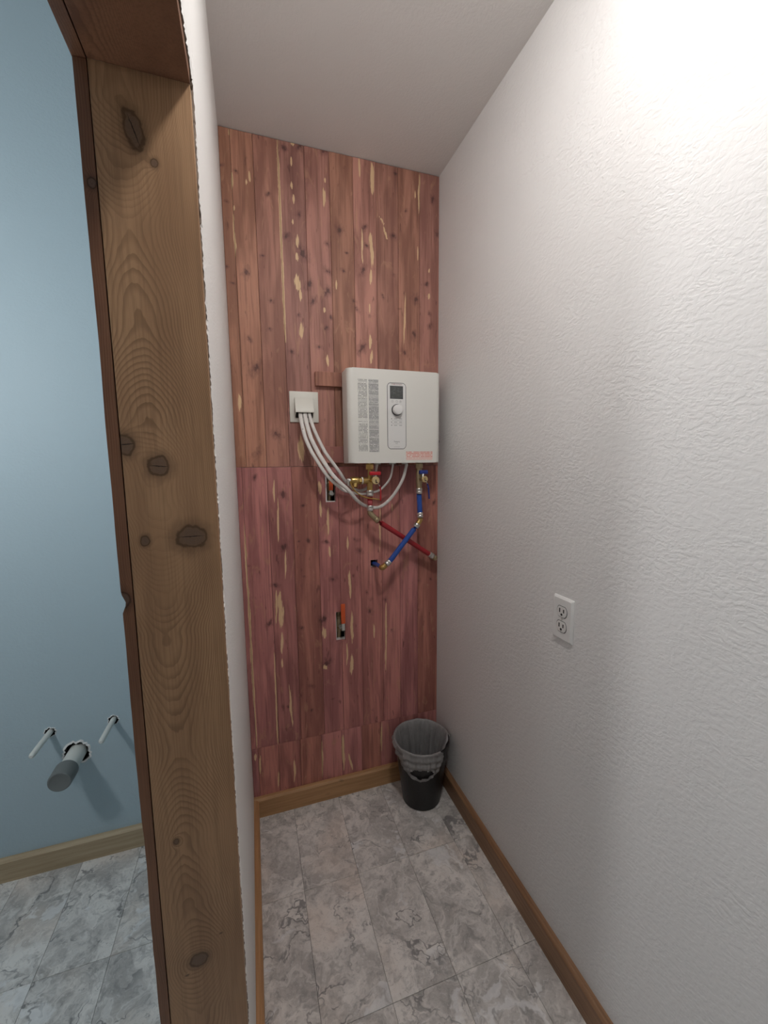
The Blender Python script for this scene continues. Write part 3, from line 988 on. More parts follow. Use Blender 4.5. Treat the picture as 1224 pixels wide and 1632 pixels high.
# ------------------------------------------------------------------ baseboards
BH, BT = 0.0867, 0.0205
def base_profile(sgn, wall):
    """cross-section: square board with an eased top edge"""
    a = wall
    b_ = wall + sgn * BT
    return [(a, 0.0), (b_, 0.0), (b_, BH - 0.008), (wall + sgn * (BT - 0.006), BH - 0.0012), (wall + sgn * (BT - 0.009), BH), (a, BH)]
bm = bmn(); prism(bm, base_profile(-1, YB), 0, XL, XR)
o = structure(obj('baseboard_back', bm, 'base_x')); o['label'] = 'honey coloured baseboard under the cedar boards'
bm = bmn(); prism(bm, base_profile(1, XL), 1, JY + 0.03, YB - BT)
o = structure(obj('baseboard_left', bm, 'base_yl')); o['label'] = 'honey coloured baseboard along the partition'
bm = bmn(); prism(bm, base_profile(-1, XR), 1, YR, YB - BT)
o = structure(obj('baseboard_right', bm, 'base_yr')); o['label'] = 'brown baseboard along the white textured wall'
bm = bmn(); prism(bm, base_profile(-1, YW), 0, XF, -0.1872)
o = structure(obj('baseboard_blue', bm, 'base_blue')); o['label'] = 'pale knotty baseboard under the blue wall'

# ------------------------------------------------------------------ water heater
FY = YB - 0.130
HX0, HX1, HZ0, HZ1 = 0.3715, 0.7710, 1.5325, 1.9020
heater = thing('water_heater', ((HX0 + HX1) / 2, YB - 0.02, HZ0), 'white wall-mounted tankless water heater with round knob and small screen', 'water heater')
def rounded_front(x0, x1, yb, yf, r, n=8):
    pts = [(x0, yb)]
    for k in range(n + 1):
        a = math.pi + math.pi / 2 * k / n
        pts.append((x0 + r + r * math.cos(a), yf + r + r * math.sin(a)))
    for k in range(n + 1):
        a = 1.5 * math.pi + math.pi / 2 * k / n
        pts.append((x1 - r + r * math.cos(a), yf + r + r * math.sin(a)))
    pts.append((x1, yb))
    return pts
bm = bmn()
prism(bm, rounded_front(HX0, HX1, YB - 0.034, FY, 0.022), 2, HZ0, HZ1)
es = [e for e in bm.edges if abs(e.verts[0].co.z - e.verts[1].co.z) < 1e-6]
bmesh.ops.bevel(bm, geom=es, offset=0.0045, segments=3, profile=0.5, affect='EDGES')
cover = obj('cover', bm, 'heater', heater, 30)
bm = bmn(); box(bm, HX0 + 0.006, HX1 - 0.006, YB - 0.034, YB - 0.0198, HZ0 + 0.004, HZ1 - 0.004, 0.002)
obj('back_plate', bm, 'heater_back', heater)
def decal(name, x0, x1, z0, z1, m, parent=cover, t=0.0004, y=FY):
    bm = bmn(); box(bm, x0, x1, y - t, y, z0, z1)
    return obj(name, bm, m, parent)
decal('instruction_print', 0.4124, 0.4500, 1.5796, 1.8590, 'print_a')
decal('instruction_print', 0.4562, 0.4972, 1.5764, 1.8600, 'print_b')
decal('warning_sticker', 0.6137, 0.7330, 1.5430, 1.5785, 'print_r')
# control panel: outline, foil, screen, knob, print
def bowed(x0, x1, z0, z1, g_=0.0, r=0.012):
    pts = []
    base = rect_outline(x0 - g_, x1 + g_, z0 - g_, z1 + g_, r + g_, 6)
    zc, xc = (z0 + z1) / 2, (x0 + x1) / 2
    for (x, z) in base:
        q = (z - zc) / ((z1 - z0) / 2)
        p = (x - xc) / ((x1 - x0) / 2)
        pts.append((x + 0.0022 * p * (1 - q * q), z + 0.004 * q * (1 - p * p)))
    return pts
PX0, PX1, PZ0, PZ1 = 0.5350, 0.6130, 1.5920, 1.8490
bm = bmn(); prism(bm, bowed(PX0, PX1, PZ0, PZ1, 0.0014), 1, FY - 0.0004, FY)
obj('panel_outline', bm, 'ink', cover)
bm = bmn(); prism(bm, bowed(PX0, PX1, PZ0, PZ1, -0.0007), 1, FY - 0.0008, FY)
panel = obj('control_panel', bm, 'panel', heater)
PF = FY - 0.0008
def pdecal(name, x0, x1, z0, z1, m, t=0.0004):
    return decal(name, x0, x1, z0, z1, m, panel, t, PF)
pdecal('screen_bezel', 0.5452, 0.6012, 1.7890, 1.8400, 'ink', 0.0003)
pdecal('screen', 0.5482, 0.5982, 1.7918, 1.8372, 'screen', 0.0006)
text('brand_print', 'STIEBEL ELTRON', 0.0062, 0.5735, PF - 0.0003, 1.8460, 'ink_red', panel)
text('model_print', 'Tempra', 0.0078, 0.5725, PF - 0.0003, 1.6185, 'ink', panel)
text('model_print', 'Plus', 0.0062, 0.5725, PF - 0.0003, 1.6110, 'ink_grey', panel)
pdecal('small_print', 0.5600, 0.5860, 1.5972, 1.5980, 'ink_grey')
for x, s in ((0.5558, 'i'), (0.5740, '\u00b0'), (0.5900, 'A')):
    bm = bmn()
    n = 20
    A = [bm.verts.new((x + 0.0047 * math.cos(2 * math.pi * k / n), PF - 0.0003, 1.7790 + 0.0047 * math.sin(2 * math.pi * k / n))) for k in range(n)]
    B = [bm.verts.new((x + 0.0040 * math.cos(2 * math.pi * k / n), PF - 0.0003, 1.7790 + 0.0040 * math.sin(2 * math.pi * k / n))) for k in range(n)]
    for k in range(n):
        bm.faces.new((A[k], A[(k + 1) % n], B[(k + 1) % n], B[k]))
    obj('button_ring', bm, 'ink_grey', panel)
    text('button_symbol', s, 0.0065, x, PF - 0.0003, 1.7790, 'ink', panel)
for z in (1.7100, 1.6970, 1.6840):
    pdecal('table_print', 0.5495, 0.5535, z - 0.0018, z + 0.0018, 'ink_grey')
    pdecal('table_print', 0.5620, 0.5750, z - 0.0010, z + 0.0010, 'ink_grey')
    pdecal('table_print', 0.5840, 0.5960, z - 0.0010, z + 0.0010, 'ink_grey')
for z in (1.7035, 1.6905):
    pdecal('table_rule', 0.5515, 0.5975, z - 0.0004, z + 0.0004, 'ink_grey')
bm = bmn(); rings(bm, [(0, 0.0228), (0.004, 0.0228), (0.0045, 0.0222)], (0.5745, PF, 1.7455), (0.5745, PF - 0.01, 1.7455), 40)
obj('knob_collar', bm, 'ink', panel, 40)
bm = bmn(); rings(bm, [(0, 0.0200), (0.014, 0.0196), (0.0160, 0.0186), (0.0170, 0.0165), (0.0172, 0.0001)], (0.5745, PF - 0.003, 1.7455), (0.5745, PF - 0.02, 1.7455), 40)
obj('knob', bm, 'white_plastic', panel, 40)
bm = bmn(); cyl(bm, (HX1 - 0.002, YB - 0.105, 1.622), (HX1 + 0.0035, YB - 0.105, 1.622), 0.0075, 14, 0.001)
obj('side_latch', bm, 'black_knob', heater)
for x in (0.5021, 0.5683, 0.6246):
    bm = bmn(); cyl(bm, (x, YB - 0.088, HZ0 + 0.002), (x, YB - 0.088, HZ0 - 0.006), 0.014, 18, 0.001)
    obj('cable_grommet', bm, 'heater_back', heater, 40)

for z0, z1, x0, lab in ((1.8470, 1.9035, 0.2655, 'cedar board carrying the upper edge of the water heater'),
                        (1.5350, 1.6030, 0.2840, 'cedar board carrying the lower edge of the water heater, behind the white cables')):
    bm = bmn(); box(bm, x0, 0.760, YB - 0.0195, YB, z0, z1, 0.0012, 1)
    tag(obj('mounting_board', bm, 'cedar_plain'), lab, 'board', 'boards behind the water heater')

# ------------------------------------------------------------------ cable outlet plate and cables
pl = thing('cable_outlet_plate', (0.218, YB, 1.7015), 'square ivory wall plate with a hood that three white cables leave', 'wall plate')
bm = bmn(); box(bm, 0.1605, 0.2762, YB - 0.0065, YB, 1.7010, 1.8235, 0.002, 2)
obj('plate', bm, 'plate', pl, 40)
bm = bmn()
prism(bm, [(YB - 0.0065, 1.7975), (YB - 0.014, 1.7975), (YB - 0.036, 1.7420), (YB - 0.036, 1.7370), (YB - 0.033, 1.7370), (YB - 0.0065, 1.7600)], 0, 0.1800, 0.2540)
es = [e for e in bm.edges if e.calc_length() > 0.02]
bmesh.ops.bevel(bm, geom=es, offset=0.002, segments=2, profile=0.5, affect='EDGES')
for s in (0.1800, 0.2515):
    prism(bm, [(YB - 0.0065, 1.7600), (YB - 0.033, 1.7420), (YB - 0.030, 1.7370), (YB - 0.0065, 1.7200)], 0, s, s + 0.0025)
obj('hood', bm, 'plate', pl, 30)
bm = bmn(); box(bm, 0.1830, 0.2510, YB - 0.0072, YB - 0.0064, 1.7180, 1.7590)
obj('opening', bm, 'slot', pl)

def cable(pts, label, wide, thin):
    P = spline(pts, 8)
    n = len(P)
    bm = bmn()
    loops = []
    ref = None
    seg = 14
    for i, p in enumerate(P):
        d = (P[min(i + 1, n - 1)] - P[max(i - 1, 0)]).normalized()
        s = Vector((0, 1, 0))
        s = (s - d * s.dot(d)).normalized()
        t = d.cross(s).normalized()
        k = i / (n - 1)
        k = k * k * (3 - 2 * k)
        wd = wide[0] * (1 - k) + wide[1] * k
        loops.append([bm.verts.new(p + s * math.cos(a) * thin + t * math.sin(a) * wd) for a in [2 * math.pi * q / seg for q in range(seg)]])
    for a, b_ in zip(loops, loops[1:]):
        for q in range(seg):
            bm.faces.new((a[q], a[(q + 1) % seg], b_[(q + 1) % seg], b_[q]))
    bm.faces.new(loops[0][::-1]); bm.faces.new(loops[-1])
    tag(obj('power_cable', bm, 'cable', None, 60), label, 'cable', 'cables from the wall plate to the water heater')
cable([(0.2013, 1.6867, 1.7384), (0.2000, 1.6707, 1.7201), (0.2020, 1.6547, 1.6914), (0.2113, 1.6377, 1.6361), (0.2288, 1.6227, 1.5874), (0.2387, 1.6077, 1.5636), (0.2867, 1.5927, 1.4846), (0.3467, 1.6027, 1.4295), (0.3768, 1.6147, 1.4170), (0.4404, 1.6527, 1.4035), (0.5032, 1.6547, 1.4104), (0.5339, 1.6467, 1.4272), (0.5610, 1.6277, 1.4671), (0.5695, 1.6147, 1.5178), (0.5703, 1.6147, 1.5345)],
      'white cable leaving the hood farthest from the heater, looping behind the brass valve', (0.0084, 0.0042), 0.0045)
cable([(0.2192, 1.6867, 1.7401), (0.2178, 1.6667, 1.7201), (0.2215, 1.6477, 1.6851), (0.2339, 1.6277, 1.6297), (0.2544, 1.6127, 1.5810), (0.2658, 1.5977, 1.5555), (0.3079, 1.5787, 1.4846), (0.3690, 1.5807, 1.4247), (0.4155, 1.6147, 1.3770), (0.4660, 1.6527, 1.3490), (0.5197, 1.6527, 1.3437), (0.5708, 1.6407, 1.3832), (0.6136, 1.6227, 1.4547), (0.6304, 1.6147, 1.5171), (0.6317, 1.6147, 1.5340)],
      'white cable in the middle of the three, hanging in the lowest loop below the heater', (0.0086, 0.0065), 0.0045)
cable([(0.2371, 1.6867, 1.7406), (0.2365, 1.6687, 1.7208), (0.2449, 1.6507, 1.6798), (0.2599, 1.6367, 1.6365), (0.2811, 1.6247, 1.5875), (0.2943, 1.6167, 1.5636), (0.3399, 1.6147, 1.4992), (0.3757, 1.6427, 1.4530), (0.4298, 1.6667, 1.4177), (0.4712, 1.6667, 1.4279), (0.4945, 1.6427, 1.4737), (0.4989, 1.6167, 1.5187), (0.4997, 1.6147, 1.5352)],
      'white cable nearest the heater, passing behind the brass relief valve', (0.0072, 0.0060), 0.0045)

# ------------------------------------------------------------------ isolation valves under the heater
def hexnut(bm, p0, p1, r):
    L = (Vector(p1) - Vector(p0)).length
    rings(bm, [(0, r * 0.93), (L * .12, r), (L * .88, r), (L, r * 0.93)], p0, p1, 6, True, 0.3)
def ycyl(name, c, dy, r, m, parent, seg=20, ch=0.001):
    bm = bmn(); cyl(bm, c, (c[0], c[1] - dy, c[2]), r, seg, ch)
    return obj(name, bm, m, parent, 40)
HXv, DV = 0.4700, YB - 0.080
hv = thing('isolation_valve', (HXv, DV, 1.40), 'brass valve with red handles and a relief valve on its side, under the heater', 'valve', 'valves under the water heater')
bm = bmn(); cyl(bm, (HXv, DV, 1.536), (HXv, DV, 1.524), 0.0120, 18); hexnut(bm, (HXv, DV, 1.529), (HXv, DV, 1.5055), 0.0175)
obj('union_nut', bm, 'brass', hv)
bm = bmn()
rings(bm, [(0, .0085), (.030, .0085), (.031, .0135), (.058, .0145), (.066, .0125), (.088, .0125)], (HXv, DV, 1.5065), (HXv, DV, 1.3), 22)
cyl(bm, (HXv, DV, 1.461), (0.4385, DV - 0.004, 1.461), 0.0142, 20, 0.001)
cyl(bm, (HXv + 0.004, DV - 0.008, 1.4615), (HXv + 0.011, DV - 0.034, 1.4615), 0.0105, 18)
body = obj('valve_body', bm, 'brass', hv, 40)
bm = bmn(); cyl(bm, (0.4386, DV - 0.004, 1.461), (0.4335, DV - 0.004, 1.461), 0.0150, 20, 0.0008)
obj('thread_tape', bm, 'tape', hv, 40)
ya_ = DV - 0.004
bm = bmn()
hexnut(bm, (0.4335, ya_, 1.461), (0.4215, ya_, 1.461), 0.0150)
rings(bm, [(0, .0125), (.004, .0165), (.028, .0172), (.034, .0150), (.036, .0120)], (0.4215, ya_, 1.461), (0.38, ya_, 1.461), 22)
cyl(bm, (0.405, ya_ - 0.003, 1.455), (0.403, ya_ - 0.008, 1.434), 0.0112, 18, 0.001)
rv = obj('relief_valve', bm, 'brass', hv, 40)
bm = bmn(); cyl(bm, (0.386, ya_, 1.461), (0.378, ya_, 1.459), 0.012, 16); box(bm, 0.3705, 0.3790, ya_ - 0.012, ya_ + 0.004, 1.441, 1.470, 0.002, 2)
obj('test_lever', bm, 'steel', rv)
bm = bmn(); tube(bm, spline([(0.3826, 1.6047, 1.4608), (0.3884, 1.6007, 1.4381), (0.4015, 1.5967, 1.4184), (0.4248, 1.5947, 1.4003), (0.4525, 1.5927, 1.3901), (0.4770, 1.5887, 1.3862), (0.5027, 1.5807, 1.3815)], 6), 0.0022, 8, 2.2)
obj('tag_cord', bm, 'yellow', rv, 60)
cp = (0.4844, 1.5907, 1.4617)
dc = ycyl('drain_cap', cp, 0.010, 0.0165, 'brass_pale', hv, 24, 0.002)
bm = bmn(); box(bm, cp[0] - 0.0018, cp[0] + 0.0018, cp[1] - 0.0108, cp[1] - 0.009, cp[2] - 0.009, cp[2] + 0.004); box(bm, cp[0] - 0.0018, cp[0] + 0.007, cp[1] - 0.0108, cp[1] - 0.009, cp[2] - 0.010, cp[2] - 0.006)
obj('cap_slot', bm, 'slot', dc)
a, b_ = (0.4603, 1.5927, 1.4905), (0.5085, 1.5927, 1.4924)
bm = bmn(); box(bm, a[0], b_[0], a[1] - 0.007, a[1] + 0.007, a[2] - 0.0072, a[2] + 0.0075, 0.003, 2)
th = obj('tee_handle', bm, 'red_handle', hv, 40)
bm = bmn(); cyl(bm, (cp[0] + 0.002, cp[1] + 0.002, cp[2] + 0.008), ((a[0] + b_[0]) / 2 + 0.004, a[1], a[2]), 0.0045, 12)
obj('handle_stem', bm, 'steel', th, 40)
bm = bmn(); tube(bm, [(0.4925, 1.5767, 1.4484), (0.4957, 1.5727, 1.4420), (0.5002, 1.5727, 1.4342)], 0.0022, 8)
lv = obj('lever_arm', bm, 'steel', hv, 40)
bm = bmn(); tube(bm, [(0.4991, 1.5727, 1.4386), (0.5023, 1.5747, 1.4155), (0.5019, 1.5767, 1.3791)], 0.0030, 10, 1.6)
obj('lever_grip', bm, 'red_handle', lv, 40)

CXv, DC = 0.6890, YB - 0.090
cv = thing('isolation_valve', (CXv, DC, 1.42), 'brass valve with dark blue handles beside the white wall, under the heater', 'valve', 'valves under the water heater')
bm = bmn(); cyl(bm, (CXv, DC, 1.536), (CXv, DC, 1.526), 0.0120, 18); hexnut(bm, (CXv, DC, 1.530), (CXv, DC, 1.5075), 0.0170)
obj('union_nut', bm, 'brass_dull', cv)
bm = bmn()
rings(bm, [(0, .0125), (.018, .0130), (.030, .0140), (.060, .0145), (.068, .0125), (.086, .0125)], (CXv, DC, 1.508), (CXv, DC, 1.3), 22)
cq = (0.6978, 1.5767, 1.4624)
cyl(bm, (CXv + 0.002, DC - 0.006, 1.463), (cq[0] - 0.001, cq[1] + 0.002, cq[2]), 0.0100, 18)
obj('valve_body', bm, 'brass_dull', cv, 40)
dc = ycyl('drain_cap', cq, 0.009, 0.0138, 'brass_pale', cv, 24, 0.002)
bm = bmn(); box(bm, cq[0] - 0.0025, cq[0] - 0.0005, cq[1] - 0.0098, cq[1] - 0.008, cq[2] - 0.005, cq[2] + 0.005); box(bm, cq[0] - 0.0025, cq[0] + 0.006, cq[1] - 0.0098, cq[1] - 0.008, cq[2] - 0.0065, cq[2] - 0.004)
obj('cap_slot', bm, 'slot', dc)
a, b_ = (0.6793, 1.5907, 1.4923), (0.7189, 1.5907, 1.4945)
bm = bmn(); box(bm, a[0], b_[0], a[1] - 0.009, a[1] + 0.007, a[2] - 0.0085, a[2] + 0.0085, 0.004, 2)
th = obj('tee_handle', bm, 'blue_handle', cv, 40)
bm = bmn(); cyl(bm, (cq[0] - 0.006, cq[1] + 0.003, cq[2] + 0.006), ((a[0] + b_[0]) / 2, a[1], a[2]), 0.0045, 12)
obj('handle_stem', bm, 'steel', th, 40)
bm = bmn(); tube(bm, [(0.6986, 1.5647, 1.4549), (0.7017, 1.5607, 1.4482), (0.7067, 1.5607, 1.4402)], 0.0022, 8)
lv = obj('lever_arm', bm, 'steel', cv, 40)
bm = bmn(); tube(bm, [(0.7048, 1.5607, 1.4448), (0.7113, 1.5627, 1.4265), (0.7130, 1.5637, 1.4038), (0.7154, 1.5647, 1.3798)], 0.0030, 10, 1.6)
obj('lever_grip', bm, 'blue_handle', lv, 40)

# ------------------------------------------------------------------ hot and cold tubes
RP = 0.0110
def seg_tube(name, pts, m, parent, r=RP, n=6):
    bm = bmn(); tube(bm, spline(pts, n) if len(pts) > 2 else pts, r, 18)
    return obj(name, bm, m, parent, 50)
def collar(p0, p1, parent, r=0.0132, name='crimp_ring', m='steel'):
    L = (Vector(p1) - Vector(p0)).length
    bm = bmn(); rings(bm, [(0, r * .9), (L * .1, r), (L * .42, r), (L * .47, r * .93), (L * .53, r * .93), (L * .58, r), (L * .9, r), (L, r * .9)], p0, p1, 20)
    o = obj(name, bm, m, parent, 40)
    return o
def mid(p, q, t):
    return tuple(Vector(p).lerp(Vector(q), t))

hp = thing('water_tube', (HXv, DV, 1.10), 'red water tube crossing behind the blue one to the corner of the wall', 'water tube', 'tubes below the water heater')
p0 = (HXv, DV, 1.4200); p1 = (HXv, DV, 1.3950); p2 = (HXv, DV, 1.3560); p3 = (HXv, DV, 1.3330)
collar(p0, p1, hp, 0.0145, 'coupling_nut')
seg_tube('tube', [p1, p2], 'red_pipe', hp)
collar(p2, p3, hp, 0.0135)
e1 = (0.4785, 1.6207, 1.3130); e2 = (0.4913, 1.6207, 1.2998)
seg_tube('elbow', [p3, (HXv, DV, 1.3240), e1, e2], 'brass_dull', hp, 0.0120)
q1 = (0.5042, 1.6207, 1.2877); q2 = (0.7535, 1.6507, 1.1190)
collar(e2, q1, hp, 0.0128, 'crimp_ring', 'brass_dull')
seg_tube('tube', [q1, mid(q1, q2, .33), mid(q1, q2, .66), q2], 'red_pipe', hp)
q3 = (0.7744, 1.6527, 1.1044)
collar(q2, q3, hp, 0.0135)
q4 = (0.7864, 1.6567, 1.0957)
bm = bmn(); tube(bm, spline([q3, q4, (q4[0] + 0.002, YB - 0.006, q4[2] - 0.002), (q4[0] + 0.002, YB + 0.0005, q4[2] - 0.002)], 6), 0.0125, 18)
obj('elbow', bm, 'brass_dull', hp, 50)

cpip = thing('water_tube', (CXv, DC, 1.07), 'blue water tube bent through brass elbows, crossing over the red one', 'water tube', 'tubes below the water heater')
p0 = (CXv, DC, 1.4230); p1 = (CXv, DC, 1.3990)
collar(p0, p1, cpip, 0.0140)
p2 = (0.6904, 1.6067, 1.3169); p3 = (0.6900, 1.6027, 1.2951)
seg_tube('tube', [p1, mid(p1, p2, .5), p2], 'blue_pipe', cpip)
cr_ = collar(p2, p3, cpip, 0.0130)
p4 = (0.6883, 1.6017, 1.2831); p5 = (0.6772, 1.6007, 1.2692); p6 = (0.6671, 1.6007, 1.2546)
seg_tube('elbow', [p3, p4, p5], 'brass', cpip, 0.0115)
collar(p5, p6, cpip, 0.0132)
p7 = (0.5497, 1.6047, 1.1137)
seg_tube('tube', [p6, mid(p6, p7, .33), mid(p6, p7, .66), p7], 'blue_pipe', cpip)
p8 = (0.5326, 1.6047, 1.1000); p9 = (0.5175, 1.6067, 1.0880)
collar(p7, p8, cpip, 0.0132)
bm = bmn(); tube(bm, spline([p8, mid(p8, p9, .6), p9, (0.5141, 1.6187, 1.0865)], 6), 0.0122, 18)
obj('elbow', bm, 'brass', cpip, 50)
s1, s2, s3 = (0.5135, 1.6167, 1.0871), (0.5121, 1.6467, 1.0865), (0.5122, 1.6787, 1.0848)
seg_tube('wall_stub', [s1, s2, s3, (0.5095, YB + 0.020, 1.0805)], 'blue_pipe', cpip, 0.0088)

# ------------------------------------------------------------------ shut-off valves in the wall slots
def shutoff(xc, zc, yc, lever, m_lever, label, ringz):
    t = thing('shutoff_valve', (xc, yc, zc), label, 'valve', 'shut-off valves in wall cut-outs')
    bm = bmn()
    rings(bm, [(0, .011), (.035, .011), (.036, .015), (.050, .015), (.051, .0125), (.060, .0165), (.085, .0165), (.094, .0125), (.095, .015), (.110, .015), (.111, .011), (.16, .011)],
          (xc, yc + 0.020, zc + 0.080), (xc, yc + 0.020, zc - 0.1), 20)
    obj('valve_body', bm, 'brass_dull', t, 40)
    bm = bmn(); rings(bm, [(0, .011), (.016, .011), (.017, .0085), (.024, .0085)], (xc + 0.006, yc + 0.006, ringz), (xc + 0.006, yc - 0.02, ringz), 6)
    obj('packing_nut', bm, 'steel', t)
    x0, x1, z0, z1, y = lever
    bm = bmn(); box(bm, x0, x1, y - 0.0025, y + 0.0025, z0, z1, 0.0022, 2)
    lv = obj('lever_grip', bm, m_lever, t, 40)
    bm = bmn(); box(bm, x0 + 0.003, x1 - 0.003, y - 0.001, y + 0.0015, ringz - 0.008, z0 + 0.003)
    box(bm, x0 + 0.003, x1 - 0.003, y - 0.001, ringz * 0 + yc - 0.010, ringz - 0.008, ringz - 0.004)
    obj('lever_arm', bm, 'steel', lv)
    return t
shutoff(0.347, 0.805, YB + 0.022, (0.3462, 0.3655, 0.8300, 0.9205, YB - 0.022), 'orange', 'shut-off valve with an upright orange lever poking out of its cut-out', 0.803)
shutoff(0.321, 1.425, YB + 0.030, (0.3130, 0.3310, 1.4180, 1.4780, YB + 0.006), 'orange', 'shut-off valve set back in a cut-out behind the white cables', 1.403)

# ------------------------------------------------------------------ duplex outlet on the right wall
OY, OZ = 0.8850, 1.0880
ou = thing('electrical_outlet', (XR, OY, OZ - 0.064), 'white duplex electrical outlet on the textured wall', 'outlet')
bm = bmn()
def yz(r0, x):
    return [bm.verts.new((x, OY + a, OZ + b_)) for a, b_ in rect_outline(-0.0385 + r0, 0.0385 - r0, -0.0640 + r0, 0.0640 - r0, 0.004, 4)]
L0, L1, L2 = yz(0, XR - 0.0002), yz(0.0004, XR - 0.0028), yz(0.0065, XR - 0.0072)
for A, B in ((L0, L1), (L1, L2)):
    for k in range(len(A)):
        bm.faces.new((A[k], A[(k + 1) % len(A)], B[(k + 1) % len(A)], B[k]))
bm.faces.new(L2)
bm.faces.new(L0[::-1])
obj('face_plate', bm, 'white_plastic', ou, 25)
XP = XR - 0.0072
for dz in (0.0215, -0.0215):
    zc = OZ + dz
    pts = []
    for k in range(32):
        a = 2 * math.pi * k / 32
        pts.append((OY + 0.0185 * math.cos(a), zc + max(-0.0148, min(0.0148, 0.0185 * math.sin(a)))))
    bm = bmn(); prism(bm, pts, 0, XP - 0.0016, XP + 0.001)
    rc = obj('receptacle', bm, 'receptacle', ou)
    bm = bmn()
    box(bm, XP - 0.0019, XP - 0.0010, OY + 0.0055, OY + 0.0095, zc - 0.0028, zc + 0.0092)
    obj('socket_slot', bm, 'slot', rc)
    bm = bmn()
    box(bm, XP - 0.0019, XP - 0.0010, OY - 0.0095, OY - 0.0055, zc - 0.0018, zc + 0.0084)
    obj('socket_slot', bm, 'slot', rc)
    bm = bmn(); cyl(bm, (XP - 0.0010, OY, zc - 0.0082), (XP - 0.0019, OY, zc - 0.0082), 0.0036, 14)
    obj('ground_hole', bm, 'slot', rc)
    bm = bmn()
    for k in range(32):
        pass
    A = [bm.verts.new((XP - 0.0002, OY + (q[0] - OY) * 1.10, zc + (q[1] - zc) * 1.12)) for q in pts]
    B = [bm.verts.new((XP - 0.0002, q[0], q[1])) for q in pts]
    for k in range(32):
        bm.faces.new((A[k], A[(k + 1) % 32], B[(k + 1) % 32], B[k]))
    obj('gap', bm, 'ink', rc)
bm = bmn(); cyl(bm, (XP + 0.0005, OY, OZ), (XP - 0.0012, OY, OZ), 0.0034, 16, 0.0006)
obj('screw', bm, 'screw', ou, 40)

# ------------------------------------------------------------------ stub pipes through the blue wall
for (x, z, r), lab in zip(STUBS, ('capped white water stub pipe, the one farther from the doorway board, beside the drain', 'capped white water stub pipe nearer the doorway board, beside the drain')):
    bm = bmn(); rings(bm, [(0, .0098), (.205, .0094), (.212, .0080), (.215, .0045)], (x, YW + 0.075, z), (x, YW - 0.2, z + 0.004), 20)
    tag(obj('stub_pipe', bm, 'pvc', None, 40), lab, 'pipe', 'stub pipes in the blue wall')
x, z, r = DRAIN
dp = thing('drain_pipe', (x, YW, z), 'thick white drain pipe with a grey end cap coming out of the blue wall', 'drain pipe')
bm = bmn(); cyl(bm, (x, YW + 0.085, z), (x + 0.001, YW - 0.110, z), 0.0300, 32)
obj('pipe', bm, 'pvc', dp, 40)
bm = bmn(); rings(bm, [(0, .0310), (0.0008, .0362), (.004, .0370), (.060, .0362), (.0645, .0345), (.0655, .0315), (.0645, .0300)], (x, YW - 0.088, z), (x + 0.0003, YW - 0.2, z), 36)
obj('end_cap', bm, 'grey_cap', dp, 40)

# ------------------------------------------------------------------ waste bin and its liner
BX, BY, BHt = 0.6790, 1.5640, 0.298
R0, R1 = 0.0860, 0.1245
wb = thing('waste_bin', (BX, BY, 0), 'small round black plastic waste bin in the corner', 'waste bin')
bm = bmn()
prof = [(0.0, R0 - .004), (0.004, R0), (BHt - 0.016, R1 - 0.0025), (BHt - 0.015, R1 + 0.0005), (BHt - 0.002, R1 + 0.0015), (BHt, R1), (BHt - 0.001, R1 - 0.0028), (BHt - .02, R1 - .0045), (0.008, R0 - .004), (0.006, 0.001)]
rings(bm, prof, (BX, BY, 0), (BX, BY, 1), 64, False)
bmesh.ops.contextual_create(bm, geom=[e for e in bm.edges if e.is_boundary and e.verts[0].co.z < 0.001])
obj('bucket', bm, 'black', wb, 30)
# liner: inside wall, over the rim, hanging down outside; slipped off the rim on the wall side, torn in front
th_f = math.atan2(-BY, -BX)       # towards the doorway
NA = 216
angs = [2 * math.pi * k / NA for k in range(NA)]
def adiff(a, b_):
    return (a - b_ + math.pi) % (2 * math.pi) - math.pi
rows = []
inner_z = [0.03, 0.07, 0.12, 0.17, 0.21, 0.25, 0.275]
rs = np.random.RandomState(4)
fold = snoise(np.array(angs) * 5.0, 41, ((1, 1.0), (2.2, .8)))
fold2 = snoise(np.array(angs) * 9.0, 42)
def rin(zv): return R0 - .005 + (R1 - R0) * zv / BHt
grid = []
for k, a in enumerate(angs):
    df = adiff(a, th_f)
    side = adiff(a, th_f + math.radians(72))       # towards the white wall: bare rim
    slip = math.exp(-(side / 0.42) ** 4)
    hang = 0.016 + 0.118 * max(0.0, math.cos(df * 0.95)) ** 1.9 + 0.0022 * fold2[k]
    colm = []
    for zv in inner_z:
        amp = 0.016 * min(1, (BHt - zv) / 0.07)
        r = rin(zv) - 0.004 - amp * (0.55 + 0.45 * fold[k]) - 0.012 * slip * (zv / BHt)
        zz_ = zv - slip * 0.012 * (zv / BHt)
        colm.append((r, zz_))
    zr = BHt + 0.0035 + 0.001 * fold2[k] - 0.030 * slip
    colm.append((R1 - 0.0075 - 0.012 * slip, zr - 0.006))
    colm.append((R1 - 0.001 - 0.016 * slip, zr))
    out = R1 + 0.0045 - 0.020 * slip
    colm.append((out, zr - 0.004 * (1 - slip)))
    nd = 22
    for j in range(1, nd + 1):
        t = j / nd
        dz = hang * t * (1 - slip)
        zb = zr - 0.004 * (1 - slip) - dz
        rb = R0 + (R1 - R0) * zb / BHt
        bulge = 0.0035 + 0.010 * math.sin(math.pi * t) * (0.6 + 0.4 * fold2[k]) + 0.004 * fold[k] * t + 0.0030 * math.sin(26 * t * hang / 0.13 + 3.0 * math.cos(df * 1.6) + fold2[k]) * min(1, t * 4)
        colm.append(((rb + max(0.0025, bulge)) * (1 - slip) + out * slip, zb))
    grid.append(colm)
bm = bmn()
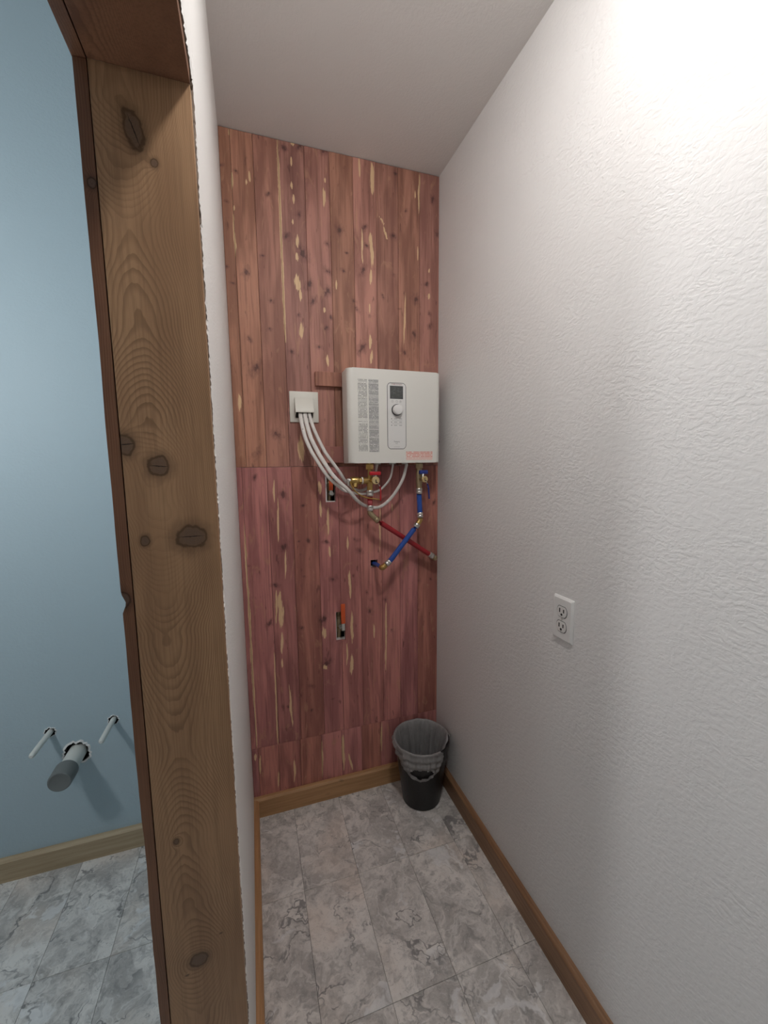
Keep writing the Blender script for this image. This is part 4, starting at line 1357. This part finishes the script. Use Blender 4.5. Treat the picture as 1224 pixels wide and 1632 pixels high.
VV = [[bm.verts.new((BX + math.cos(a) * r, BY + math.sin(a) * r, z)) for (r, z) in colm] for a, colm in zip(angs, grid)]
nc = len(grid[0])
for k in range(NA):
    a = angs[k]
    for j in range(nc - 1):
        k2 = (k + 1) % NA
        q = (VV[k][j], VV[k2][j], VV[k2][j + 1], VV[k][j + 1])
        if j > len(inner_z) + 2:
            df = adiff(a + math.pi / NA, th_f + 0.02)
            t = (j - len(inner_z) - 2.5) / 22
            e = (df / 0.42) ** 2 + ((t - 0.66 - 0.08 * (df / 0.42) ** 2) / 0.17) ** 2
            if e < 1.0:
                continue
            side = adiff(a, th_f + math.radians(72))
            if math.exp(-(side / 0.42) ** 4) > 0.5:
                continue
        bm.faces.new(q)
bm.faces.new([VV[k][0] for k in range(NA)])
loose = [v for v in bm.verts if not v.link_faces]
bmesh.ops.delete(bm, geom=loose, context='VERTS')
bmesh.ops.recalc_face_normals(bm, faces=bm.faces[:])
me = bpy.data.meshes.new('bin_liner'); bm.to_mesh(me); bm.free(); me.shade_smooth()
tag(link('bin_liner', me, 'liner'), 'grey translucent bag lining the black waste bin, torn where it hangs over the rim', 'bin bag')

# ------------------------------------------------------------------ ceiling lamps
def wafer(L, label):
    x, y = L['loc']
    t = thing('ceiling_light', (x, y, H), label, 'ceiling light')
    bm = bmn()
    rings(bm, [(0, .0001), (0.0, .092), (.006, .091), (.0085, .086), (.0085, .0770), (.0060, .0765), (.0060, .0001)], (x, y, H - 0.0002), (x, y, 0), 48, False)
    obj('trim_ring', bm, 'white_plastic', t, 40)
    bm = bmn(); rings(bm, [(0, .0755), (0.006, .0755), (0.022, .068), (0.034, .052), (0.041, .032), (0.044, .001)], (x, y, H - 0.0064), (x, y, 0), 40)
    obj('diffuser', bm, lamp_material('lamp_diffuser', L['colour'], L['strength']), t, 60)
wafer(HALL_LIGHT, 'low domed ceiling light in front of the closet, beside the doorway')

def pendant(L, label):
    x, y = L['loc']
    z = HB - L['drop']
    t = thing('pendant_light', (x, y, HB), label, 'pendant light', 'pendant lights in the blue room')
    bm = bmn(); cyl(bm, (x, y, HB), (x, y, HB - 0.02), 0.055, 32, 0.003)
    obj('canopy', bm, 'white_plastic', t, 40)
    bm = bmn(); cyl(bm, (x, y, HB - 0.02), (x, y, z + 0.085), 0.006, 12)
    obj('rod', bm, 'white_plastic', t, 40)
    bm = bmn(); rings(bm, [(0, .0001), (.001, .028), (.022, .034), (.03, .034), (.031, .0001)], (x, y, z + 0.085), (x, y, 0), 32, False)
    obj('holder', bm, 'white_plastic', t, 40)
    bm = bmn(); sphere(bm, (x, y, z), 0.068, 28, 16)
    obj('glass_globe', bm, lamp_material('globe_glass', L['colour'], L['strength']), t, 60)
pendant(BLUE_LIGHTS[0], 'white pendant light hanging out in the middle of the blue room')
pendant(BLUE_LIGHTS[1], 'white pendant light hanging close to the doorway casing in the blue room')
